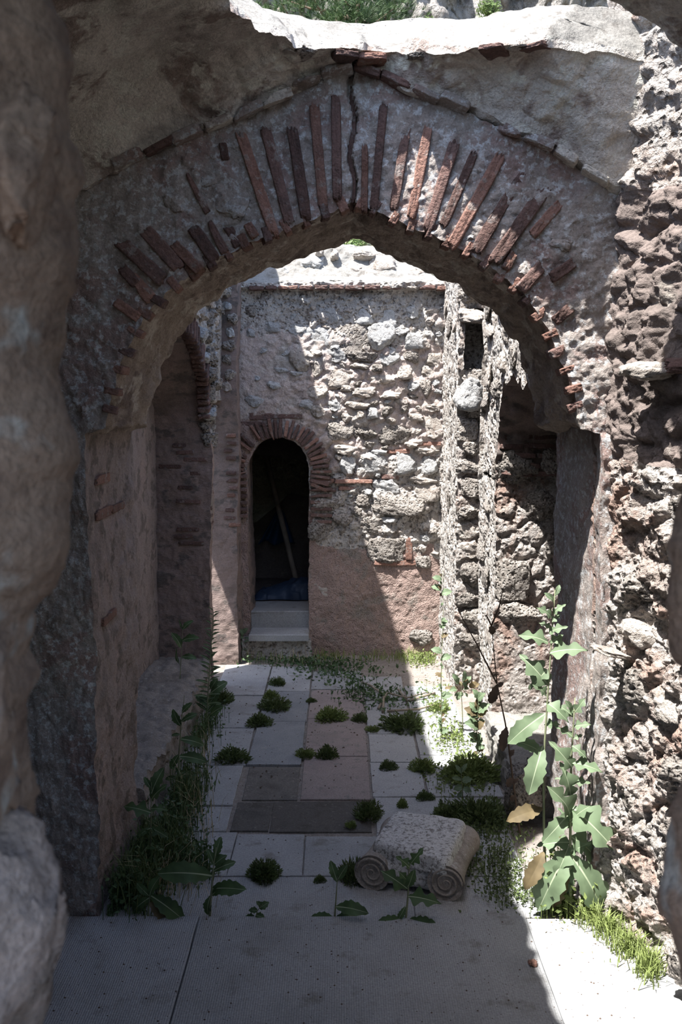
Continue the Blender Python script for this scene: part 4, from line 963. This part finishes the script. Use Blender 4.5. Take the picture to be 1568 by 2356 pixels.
herb('wild_lettuce', 'bushy wild lettuce with big sunlit leaves in front of the crumbling wall', 'plant', (1312, 2112), [(1311, 1900), (1313, 1760), (1320, 1640), (1322, 1605)],
     [((1318, 1650), (1284, 1622)), ((1320, 1640), (1346, 1605)), ((1318, 1672), (1354, 1660)), ((1316, 1695), (1280, 1672)), ((1315, 1765), (1266, 1705)), ((1314, 1755), (1378, 1762)), ((1312, 1795), (1276, 1790)), ((1312, 1800), (1352, 1792)), ((1311, 1880), (1262, 1792)), ((1310, 1870), (1243, 1925), O_), ((1312, 1855), (1408, 1935)), ((1310, 1938), (1236, 1950)),
      ((1312, 1925), (1392, 1995)), ((1310, 1950), (1228, 2085), O_), ((1312, 1965), (1392, 2098), O_), ((1308, 1945), (1272, 2010)), ((1313, 1715), (1345, 1735)), ((1311, 1890), (1345, 1840)), ((1312, 1985), (1300, 2060), O_), ((1317, 1700), (1340, 1690)), ((1314, 1640), (1300, 1608), O_),
      ((1312, 1830), (1290, 1752)), ((1311, 1960), (1352, 1930)), ((1310, 2000), (1258, 2098), O_, 'dry'), ((1312, 1745), (1290, 1722)), ((1312, 1905), (1288, 1860))], r0=.009)
herb('wild_lettuce', 'young wild lettuce sprouting at the threshold before the fallen capital', 'plant', (932, 2122), [(938, 2060), (940, 2000), (948, 1968)],
     [((941, 1995), (913, 1966)), ((944, 1988), (970, 1948)), ((937, 2045), (876, 2008)), ((938, 2030), (918, 1998)), ((938, 2062), (1010, 2062)), ((932, 2085), (914, 2138), O_), ((938, 2040), (950, 1995), O_), ((928, 2120), (868, 2110), O_), ((934, 2120), (1006, 2122), O_)], M['leaf_dark'], .006)
herb('wild_lettuce', 'slender wild lettuce seedling rooted at the middle of the threshold joint', 'plant', (769, 2116), [(773, 2060), (776, 2015)],
     [((776, 2030), (760, 1985), O_), ((776, 2025), (796, 1988), O_), ((771, 2086), (842, 2078), O_), ((769, 2112), (714, 2106), O_), ((770, 2112), (822, 2116), O_)], M['leaf_dark'], .005)
herb('wild_lettuce', 'dark wild lettuce with one broad leaf over the left threshold', 'plant', (482, 2116), [(486, 2050), (491, 1990), (497, 1950)],
     [((494, 1975), (506, 1930), O_), ((492, 1990), (478, 1955), O_), ((490, 2005), (540, 1985), O_), ((488, 2045), (563, 2026), O_), ((488, 2015), (370, 1992), O_), ((484, 2060), (474, 2120), O_), ((492, 1990), (520, 1968), S_m), ((486, 2060), (520, 2030), O_, 'dark')], M['leaf_dark'], .006)
herb('wild_lettuce', 'leafy wild lettuce against the pink pier foot', 'plant', (346, 1990), [(347, 1900), (348, 1800)],
     [((347, 1870), (284, 1852)), ((348, 1840), (382, 1800)), ((347, 1860), (386, 1862)), ((346, 1905), (316, 1920), O_), ((347, 1905), (388, 1918)), ((348, 1815), (330, 1790), O_), ((347, 1830), (372, 1770), O_), ((346, 1940), (382, 1950))], M['leaf_dark'], .006)
herb('wild_lettuce', 'broad leaved wild lettuce growing beside the niche bench', 'plant', (410, 1820), [(411, 1740), (418, 1650), (424, 1600)],
     [((416, 1670), (400, 1630), O_), ((418, 1660), (452, 1640), O_), ((412, 1740), (476, 1748), O_), ((412, 1735), (390, 1770), O_), ((411, 1770), (425, 1830), O_), ((414, 1700), (470, 1715), O_), ((418, 1640), (440, 1615), O_), ((412, 1780), (455, 1790), O_), ((415, 1690), (395, 1690), O_), ((411, 1790), (380, 1790), O_)], M['leaf_dark'], .006)
lv = []
for k in range(46):
    t = k / 45; v = 1640 - 235 * t; L_ = 34 * (1 - t * .55); s_ = -1 if k % 2 else 1
    lv.append(((476 + 14 * t, v), (476 + 14 * t + s_ * L_ * prs.uniform(.5, 1), v - L_ * prs.uniform(.1, .8)), N_w))
for u, v in ((500, 1560), (505, 1590), (512, 1620), (520, 1570), (450, 1600)): lv.append(((484, v + 25), (u, v), O_))
herb('fleabane', 'tall narrow-leaved weed rising beside the niche end wall', 'plant', (474, 1672), [(478, 1600), (486, 1480), (491, 1408)], lv, M['leaf_dark'], .006, width=1.3)
herb('wild_lettuce', 'thin wild lettuce with few leaves in front of the dark niche end', 'plant', (410, 1640), [(414, 1560), (418, 1480), (421, 1436)],
     [((419, 1450), (442, 1426), O_), ((418, 1475), (457, 1460), O_), ((416, 1490), (402, 1452), O_), ((416, 1512), (452, 1510), O_), ((414, 1530), (406, 1490), N_w), ((413, 1560), (411, 1600), O_), ((420, 1450), (413, 1424), N_w)], M['leaf_dark'], .005)
herb('wild_lettuce', 'drooping lettuce rosette at the dark pier foot by the threshold', 'plant', (340, 2112), [(342, 2080), (345, 2062)],
     [((344, 2065), (298, 2122), O_), ((346, 2060), (430, 2128), O_), ((344, 2062), (365, 2012), O_), ((344, 2062), (312, 2035), O_), ((345, 2075), (385, 2110), O_, 'dry')], M['leaf_dark'], .006)
herb('seedling', 'small leafy seedling on the threshold joint near the cushion weed', 'plant', (585, 2118), [(592, 2095), (604, 2080)], [((592, 2095), (572, 2092), S_m), ((596, 2090), (618, 2078), S_m), ((600, 2084), (590, 2072), S_m), ((588, 2105), (610, 2108), S_m), ((586, 2112), (562, 2112), S_m)], M['leaf_dark'], .003)
herb('nightshade', 'bright sunlit weed at the doorway corner beside the steps', 'plant', (556, 1512), [(558, 1480), (560, 1450)], [((558, 1482), (545, 1470), S_m), ((559, 1475), (576, 1468), S_m), ((560, 1460), (552, 1446), S_m), ((560, 1455), (570, 1444), S_m), ((558, 1490), (574, 1492), S_m), ((557, 1498), (540, 1494), S_m), ((559, 1468), (545, 1458), S_m)], M['leaf'], .004)
lv = []
for k in range(34):
    t = prs.random(); v = 1690 - 375 * t; u = 1012 + prs.uniform(-14, 22); lv.append(((1015, v + 8), (u + prs.choice((-1, 1)) * 8, v), S_m, prs.choice((None, None, 'dry'))))
herb('bindweed', 'thin climbing vine with small leaves on the sunlit corner', 'vine', (1016, 1700), [(1014, 1560), (1019, 1420), (1018, 1312)], lv, M['leaf'], .004)
lv = []
for k in range(30):
    a = prs.uniform(0, 2 * PI); r_ = prs.uniform(8, 42); u, v = 1062 + r_ * math.cos(a), 1575 + r_ * .9 * math.sin(a); lv.append(((1062 + (u - 1062) * .4, 1585 + (v - 1585) * .4), (u, v), prs.choice((S_m, O_)), prs.choice((None, None, None, 'dry'))))
herb('nightshade', 'leafy green weed with a few dry leaves beside the climbing vine', 'plant', (1064, 1672), [(1062, 1620), (1060, 1570)], lv, M['leaf'], .005)
lv = []
for k in range(36):
    t = prs.random(); lv.append(((1098, 1735 - 130 * t), (1098 + prs.uniform(-30, 26), 1730 - 135 * t + prs.uniform(-14, 10)), S_m, prs.choice((None, None, 'dry'))))
herb('nightshade', 'upright yellowing weed at the corner of the sunlit bench', 'plant', (1098, 1750), [(1096, 1690), (1100, 1600)], lv, M['leaf'], .005)
herb('nightshade', 'small bright green weed at the shadow edge near the capital', 'plant', (1064, 1838), [(1062, 1800), (1060, 1772)], [((1061, 1780), (1048, 1760), O_), ((1061, 1778), (1072, 1755), O_), ((1062, 1795), (1040, 1785), O_), ((1063, 1798), (1085, 1790), S_m), ((1063, 1810), (1042, 1815), S_m), ((1064, 1815), (1084, 1818), S_m), ((1064, 1825), (1050, 1838), S_m)], M['leaf'], .004)
herb('dead_stalk', 'dead dark stalk with forked tips and curled brown leaves before the bench', 'plant', (1196, 1925), [(1186, 1850), (1165, 1680), (1142, 1570), (1130, 1440)],
     [((1165, 1672), (1150, 1720), O_, 'dead'), ((1142, 1575), (1128, 1625), O_, 'dead'), ((1145, 1580), (1158, 1570), S_m, 'dead'), ((1178, 1790), (1165, 1810), S_m, 'dead'), ((1180, 1800), (1192, 1792), S_m, 'dead'), ((1128, 1440), (1136, 1462), S_m, 'dead'), ((1184, 1830), (1172, 1842), S_m, 'dead'), ((1172, 1740), (1182, 1725), S_m, 'dead')], M['dead'], .007, smat=M['dead'])
ds = bpy.data.objects['dead_stalk']
for br in (((1142, 1572), (1095, 1480), (1052, 1402)), ((1130, 1440), (1148, 1395), (1157, 1352)), ((1130, 1440), (1118, 1415))):
    yb = ds.location.y; V, F = tube([Vector(on_y(u, v, yb)) - ds.location for u, v in br], [.005, .004, .002][:len(br)], 6); obj('branch', new_mesh('branch', V, F), M['dead'], ds)

# cushion weeds on the floor
def tuft_mesh(name, seed, n=1000, flat=.75):
    r_ = random.Random(seed); V = []; F = []
    for k in range(n):
        a = r_.uniform(0, 2 * PI); el = math.asin(r_.uniform(.02, 1)); rad = r_.uniform(.55, 1.0) * (1 + .18 * math.sin(3 * a + seed))
        c = Vector((math.cos(a) * math.cos(el) * rad, math.sin(a) * math.cos(el) * rad, math.sin(el) * rad * flat))
        d = (c + Vector((r_.uniform(-.5, .5), r_.uniform(-.5, .5), r_.uniform(-.1, .6)))).normalized(); s_ = d.orthogonal().normalized(); s_.rotate(Matrix.Rotation(r_.uniform(0, 6), 3, d))
        L_ = r_.uniform(.1, .2); w_ = L_ * .3; i = len(V)
        V += [c - d * L_ * .3, c + s_ * w_, c + d * L_, c - s_ * w_]; F.append((i, i + 1, i + 2, i + 3))
        if k % 4 == 0:
            i = len(V); q = Vector((s_.x * .012, s_.y * .012, 0)); g_ = Vector((c.x * .3, c.y * .3, 0)); V += [g_ - q, g_ + q, c + q, c - q]; F.append((i, i + 1, i + 2, i + 3))
    return new_mesh(name, V, F, smooth=False)
TUFT = [tuft_mesh('tuft_leaves', 5 + k) for k in range(4)]
ROUND = tuft_mesh('round_tuft_leaves', 31, 2200, 1.0)
for i, (u, v, w_, hs, lab) in enumerate([(637, 1578, 38, 1, 'small dark cushion weed nearest the doorway steps'), (622, 1608, 38, 1, 'small cushion weed on the grey slab, second from the doorway'), (632, 1636, 74, .7, 'wide flat cushion weed on the grey slab column'),
        (595, 1672, 60, .9, 'oval cushion weed on the joint of the outer white slabs'), (760, 1660, 72, .8, 'wide cushion weed on the pink slab with a sprout on top'), (828, 1662, 36, 1.2, 'small cushion weed at the corner of the pink slabs'), (715, 1616, 24, .8, 'tiny weed on the joint between grey and pink slabs'),
        (857, 1684, 32, .8, 'tiny pale weed on the white slab beside the pink column'), (930, 1685, 100, .8, 'sprawling weed mat beside the dry twigs'), (530, 1756, 80, .8, 'dark cushion weed on the white slabs near the niche bench'), (702, 1744, 46, .8, 'pale cushion weed on the grey slab edge'),
        (752, 1746, 50, 1.2, 'round dark cushion weed on the pink slab above the large pink square'), (893, 1772, 42, 1, 'airy tall weed on the white slab joint'), (975, 1778, 64, .9, 'weed clump at the edge of the sunlit floor'), (978, 1842, 42, .9, 'small weed clump just behind the capital'),
        (848, 1888, 66, 1.3, 'bushy dark weed touching the back of the capital'), (807, 1905, 26, 1.2, 'small dark weed at the end of the brown inlay'), (735, 2032, 28, 1.2, 'tiny weed on the combed slab joint'), (812, 2036, 66, 1.7, 'tall dark bushy weed against the front volute of the capital'),
        (925, 1860, 24, 2.0, 'thin upright sprig behind the capital top'), (1035, 1890, 84, .9, 'dark weed clump between capital and sunlit floor'), (1110, 1900, 130, .8, 'large dark weed mat at the foot of the bench in shadow'), (1090, 1800, 140, .7, 'bright sunlit weed mat before the bench'),
        (1010, 1640, 50, .9, 'sunlit weed at the foot of the climbing vine'), (505, 1620, 60, 1.0, 'weed clump at the foot of the tall narrow-leaved weed')]):
    b0, b1 = on_z(u - w_ / 2, v), on_z(u + w_ / 2, v); r_ = (b1[0] - b0[0]) / 2
    o = obj('cushion_weed', TUFT[i % 4], None, None, (on_z(u, v)[0], on_z(u, v)[1] + r_ * .6, -.002), (0, 0, i * 1.3), (r_ * 1.05, r_ * 1.05, r_ * hs * 1.15), lab, 'weed', 'cushion weeds on the floor')
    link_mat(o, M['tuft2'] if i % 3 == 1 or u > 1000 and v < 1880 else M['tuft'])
p = on_z(606, 2032); o = obj('cushion_weed', ROUND, None, None, (p[0], p[1] + .06, -.002), None, (.083, .083, .083), 'big round dome of dark weed on the pale slab behind the threshold', 'weed', 'cushion weeds on the floor'); link_mat(o, M['tuft'])

# grasses: one stuff object for each patch
def free(b):
    if b.y < 4.43: return -1.45 < b.x < np.interp(-b.y, [-p_[1] for p_ in plan], [p_[0] for p_ in plan]) - .03
    if b.y < 5.4: return -1.1 < b.x < 1.1
    return -1.04 < b.x < (.97 if b.y < 6.9 else .9) and b.y < 9.3 and not (-.95 < b.x < -.27 and b.y > 9.2)
def grass(name, label, spots, mat, hmin, hmax, seed, lean=.5, wd=.003):
    """spots: (u, v, spread u px, spread v px, count) on the ground"""
    r_ = random.Random(seed); V = []; F = []
    for (u, v, su, sv, n) in spots:
        for k in range(n):
            b = Vector(on_z(u + r_.gauss(0, su), v + r_.gauss(0, sv), 0))
            if not free(b): continue
            h = r_.uniform(hmin, hmax); a = r_.uniform(0, 2 * PI); l = r_.uniform(.1, lean) * h
            d = Vector((math.cos(a), math.sin(a), 0)); s_ = Vector((-d.y, d.x, 0)) * wd; i = len(V); m_ = b + d * l * .35 + Vector((0, 0, h * .6)); t_ = b + d * l + Vector((0, 0, h * r_.uniform(.7, 1)))
            V += [b - s_, b + s_, m_ + s_ * .8, m_ - s_ * .8, t_]; F += [(i, i + 1, i + 2, i + 3), (i + 3, i + 2, i + 4)]
    return obj(name, new_mesh(name, V, F, smooth=False), mat, label=label, cat='grass', kind='stuff')
def leafmass(name, label, spots, mat, hmax, seed, size=.02, cat='undergrowth'):
    r_ = random.Random(seed); V = []; F = []
    for (u, v, su, sv, n) in spots:
        for k in range(n):
            b = Vector(on_z(u + r_.gauss(0, su), v + r_.gauss(0, sv), 0))
            if not free(b): continue
            b.z = abs(r_.gauss(0, hmax * .5)); L_ = size * r_.uniform(.5, 1.3)
            d = Vector((r_.uniform(-1, 1), r_.uniform(-1, 1), r_.uniform(-.2, 1))).normalized(); s_ = d.orthogonal().normalized(); s_.rotate(Matrix.Rotation(r_.uniform(0, 6), 3, d)); i = len(V)
            V += [b - d * L_ * .4, b + s_ * L_ * .3, b + d * L_ * .8, b - s_ * L_ * .3]; F.append((i, i + 1, i + 2, i + 3))
            if k % 3 == 0:
                i = len(V); q = Vector((.0015, 0, 0)); g_ = Vector((b.x, b.y, 0)); V += [g_ - q, g_ + q, b + q, b - q]; F.append((i, i + 1, i + 2, i + 3))
    return obj(name, new_mesh(name, V, F, smooth=False), mat, label=label, cat=cat, kind='stuff')
grass('grass', 'green grass and herbs along the foot of the back wall', [(600, 1508, 40, 6, 260), (720, 1512, 60, 8, 320), (850, 1512, 60, 7, 300), (950, 1508, 22, 9, 420), (560, 1502, 25, 5, 160)], M['grass'], .03, .13, 1)
grass('dry_grass', 'dry straw grass along the foot of the doorway steps', [(620, 1506, 30, 6, 200), (560, 1505, 22, 6, 160), (670, 1512, 40, 6, 140)], M['straw'], .04, .16, 2)
leafmass('undergrowth', 'creeping dark leaves trailing over the floor before the back wall', [(780, 1545, 50, 14, 420), (720, 1530, 60, 8, 300), (640, 1522, 60, 6, 240), (830, 1590, 30, 14, 260), (900, 1610, 40, 16, 260)], M['leaf_dark'], .05, 3, .035)
leafmass('undergrowth', 'dense dark undergrowth along the niche bench foot', [(430, 1820, 24, 30, 900), (400, 1900, 30, 30, 900), (340, 1980, 34, 30, 1500), (300, 2050, 34, 24, 1500), (460, 1680, 18, 30, 500), (440, 2000, 26, 20, 700), (250, 2080, 20, 14, 700), (490, 1640, 14, 30, 300)], M['leaf_dark'], .14, 4, .026)
grass('grass', 'dark tangled grass among the undergrowth at the pier foot', [(420, 1840, 26, 30, 260), (360, 1980, 40, 30, 420), (300, 2060, 40, 22, 420), (450, 1700, 22, 40, 200)], M['tuft'], .08, .28, 5, .7)
grass('dry_grass', 'thin dry grass stems leaning over the pale slabs by the bench foot', [(440, 1900, 30, 40, 60), (400, 2060, 40, 20, 70), (470, 1760, 20, 30, 30)], M['straw'], .1, .3, 6, 1.0, .0018)
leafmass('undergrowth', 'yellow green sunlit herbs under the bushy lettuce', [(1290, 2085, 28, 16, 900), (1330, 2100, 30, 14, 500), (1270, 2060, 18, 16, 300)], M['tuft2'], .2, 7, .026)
grass('grass', 'bright sunlit grass at the foot of the crumbling wall', [(1425, 2150, 30, 14, 700), (1465, 2190, 26, 18, 700), (1495, 2235, 18, 18, 400), (1380, 2130, 24, 10, 300)], M['grass'], .05, .16, 8, .8)
leafmass('undergrowth', 'brown dry litter at the edge of the sunlit near slab', [(1330, 2140, 40, 10, 900), (1400, 2175, 36, 14, 900), (1460, 2225, 30, 16, 800)], M['straw'], .02, 9, .014, 'litter')
leafmass('undergrowth', 'sunlit creeping herbs at the base of the inner corner', [(1040, 1700, 26, 20, 420), (1070, 1790, 36, 22, 900), (1010, 1620, 16, 24, 260), (975, 1520, 22, 8, 420)], M['tuft2'], .07, 10, .026)
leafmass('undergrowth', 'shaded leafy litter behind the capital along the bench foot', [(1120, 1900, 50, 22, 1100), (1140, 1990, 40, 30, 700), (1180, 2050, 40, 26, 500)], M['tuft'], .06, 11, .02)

# dry twigs
def twig(label, paths):
    b = Vector(on_z(*paths[0][0], .01)); e = empty('dry_branch', b, label, 'branch')
    for pth in paths:
        pts = [Vector(on_z(u, v, .012)) for u, v in pth]
        for q, p_ in enumerate(pts): p_.z = .012 + .03 * math.sin(q * 2.1) ** 2
        V, F = tube([p_ - b for p_ in pts], [.011, .009, .007, .005][:len(pts)], 7); obj('twig', new_mesh('twig', V, F), M['twig'], e)
twig('grey forked dry branch lying across the slabs at the shadow edge', [((870, 1630), (890, 1600), (935, 1612), (985, 1592)), ((880, 1638), (882, 1610)), ((935, 1612), (915, 1592)), ((888, 1602), (850, 1582), (830, 1575))])
twig('thin dry stick lying toward the sunlit corner', [((890, 1636), (960, 1638), (1010, 1625)), ((940, 1612), (1000, 1600))])

# ================================================================== WORLD BEYOND
sh = Shell(); sh.add(quad((-16, 10.6, 1.5), (16, 10.6, 1.5), (16, 30, 8.5), (-16, 30, 8.5), 90, 70))
def hill_post(V):
    D = fbm3(V, .5, 4, 6); V = V.copy(); V[:, 2] += D[:, 2] * .5 - np.clip(11.5 - V[:, 1], 0, 1) * .4; return V
sh.build('hillside', [M['hill']], 0, post=hill_post, kind='structure', label='scrubby hillside rising behind the ruin')
sh = Shell(); sh.add(quad((-9, 29, 5), (11, 29, 5), (11, 33, 24), (-9, 33, 24), 380, 330))
def cliff_post(V):
    Q = V * np.array([1, 1, .45]); D = fbm3(Q, .35, 5, 16, .6); F1, F2 = worley(Q, .8, 17); G1, G2 = worley(Q, 2.2, 19)
    H_ = fbm3(Q, 2.6, 4, 25, .6); V = V.copy(); V[:, 1] -= H_[:, 1] * .3; V[:, 2] += H_[:, 2] * .15; V[:, 1] -= D[:, 1] * 1.5 + (F2 - F1) * 1.3 + (G2 - G1) * .35; V[:, 0] += D[:, 0] * .4; V[:, 2] += D[:, 2] * .3; return V
sh.build('cliff', [M['cliff']], 0, post=cliff_post, kind='structure', label='pale limestone cliff rising behind the pines')
def pine(label, u, v, Y, height, crown, seed, ntuft=900):
    top_ = Vector(on_y(u, v, Y)); r_ = random.Random(seed); base = Vector((top_.x, Y, 1.5 + (Y - 10.6) * 7 / 19.4 - .3))
    e = empty('pine_tree', base, label, 'tree'); H = top_.z + height - base.z
    V, F = tube([(0, 0, 0), (.1, .05, H * .4), (0, 0, H)], [.14, .1, .03], 8); obj('trunk', new_mesh('trunk', V, F), M['bark'], e)
    V = []; F = []; BV = []; BF = []
    z0 = top_.z - base.z
    for k in range(26):
        zz = z0 - .9 + (H - z0 + .9) * k / 26; a = k * 2.4; L_ = crown * (1 - .5 * k / 26) * r_.uniform(.7, 1.1)
        tip = Vector((math.cos(a) * L_, math.sin(a) * L_, zz + .35 * L_)); rt = Vector((0, 0, zz)); v_, f_ = tube([rt, (rt + tip) / 2 + Vector((0, 0, -.05)), tip], [.03, .02, .008], 5)
        o_ = len(BV); BV += v_; BF += [tuple(i + o_ for i in q) for q in f_]
        for q in range(ntuft // 26):
            t = r_.uniform(.25, 1.08); c = rt.lerp(tip, t) + Vector((r_.gauss(0, .16), r_.gauss(0, .16), r_.gauss(0, .12))); d0 = (tip - rt).normalized() * .6 + Vector((0, 0, .6))
            for s_ in range(13):
                d = (d0 + Vector((r_.gauss(0, .55), r_.gauss(0, .55), r_.gauss(0, .45)))).normalized(); w_ = d.orthogonal().normalized() * .006; i = len(V); l = r_.uniform(.12, .2)
                V += [c - w_, c + w_, c + d * l]; F.append((i, i + 1, i + 2))
    obj('branch', new_mesh('branch', BV, BF), M['bark'], e); fo = obj('needles', new_mesh('needles', V, F, smooth=False), M['pine'], e); fo['kind'] = 'stuff'
pine('large dark pine crown seen above the middle of the broken rim', 770, 95, 19, 3.2, 1.25, 3, 1700)
pine('lighter young pine in front of the large dark pine', 820, 105, 17.5, .7, .55, 8, 700)
pine('sparse pine at the outer edge of the rim opening', 690, 60, 21, 2.2, .9, 12, 900)
pine('grey green pine between the dark pine and the cliff', 890, 80, 20, .9, .6, 15, 700)
def shrub(label, u, v, Y, r0, seed, n=500):
    c = Vector(on_y(u, v, Y)); r_ = random.Random(seed); V = []; F = []
    for k in range(n):
        d = Vector((r_.gauss(0, 1), r_.gauss(0, 1), r_.gauss(0, 1))).normalized() * r0 * r_.uniform(.3, 1); d.z *= .9; p_ = d
        n_ = Vector((r_.gauss(0, 1), r_.gauss(0, 1), r_.gauss(0, 1))).normalized(); s_ = n_.orthogonal().normalized(); l = r0 * .16 * r_.uniform(.6, 1.4); i = len(V)
        V += [p_ - n_ * l, p_ + s_ * l * .4, p_ + n_ * l, p_ - s_ * l * .4]; F.append((i, i + 1, i + 2, i + 3))
    e = empty('shrub', (c.x, c.y, c.z - r0), label, 'shrub')
    obj('foliage', new_mesh('foliage', [x_ + Vector((0, 0, r0)) for x_ in V], F, smooth=False), M['shrub'], e)
    v_, f_ = tube([(0, .1, -.4), (0, 0, r0)], [.04, .015], 6); obj('stem', new_mesh('stem', v_, f_), M['bark'], e)
shrub('bright shrub growing on the cliff right of the pines', 985, 65, 27.2, .32, 1)
shrub('shrub high on the cliff above the rim', 1125, 22, 27.0, .35, 2)
shrub('green shrub seen through the arch tip above the back wall', 800, 555, 11.6, .2, 4, 420)
shrub('low shrub behind the back wall coping, beside the arch tip shrub', 765, 572, 11.3, .12, 5, 260)
shrub('low leafy shrub behind the coping at the apex gap edge', 826, 568, 11.3, .12, 6, 260)
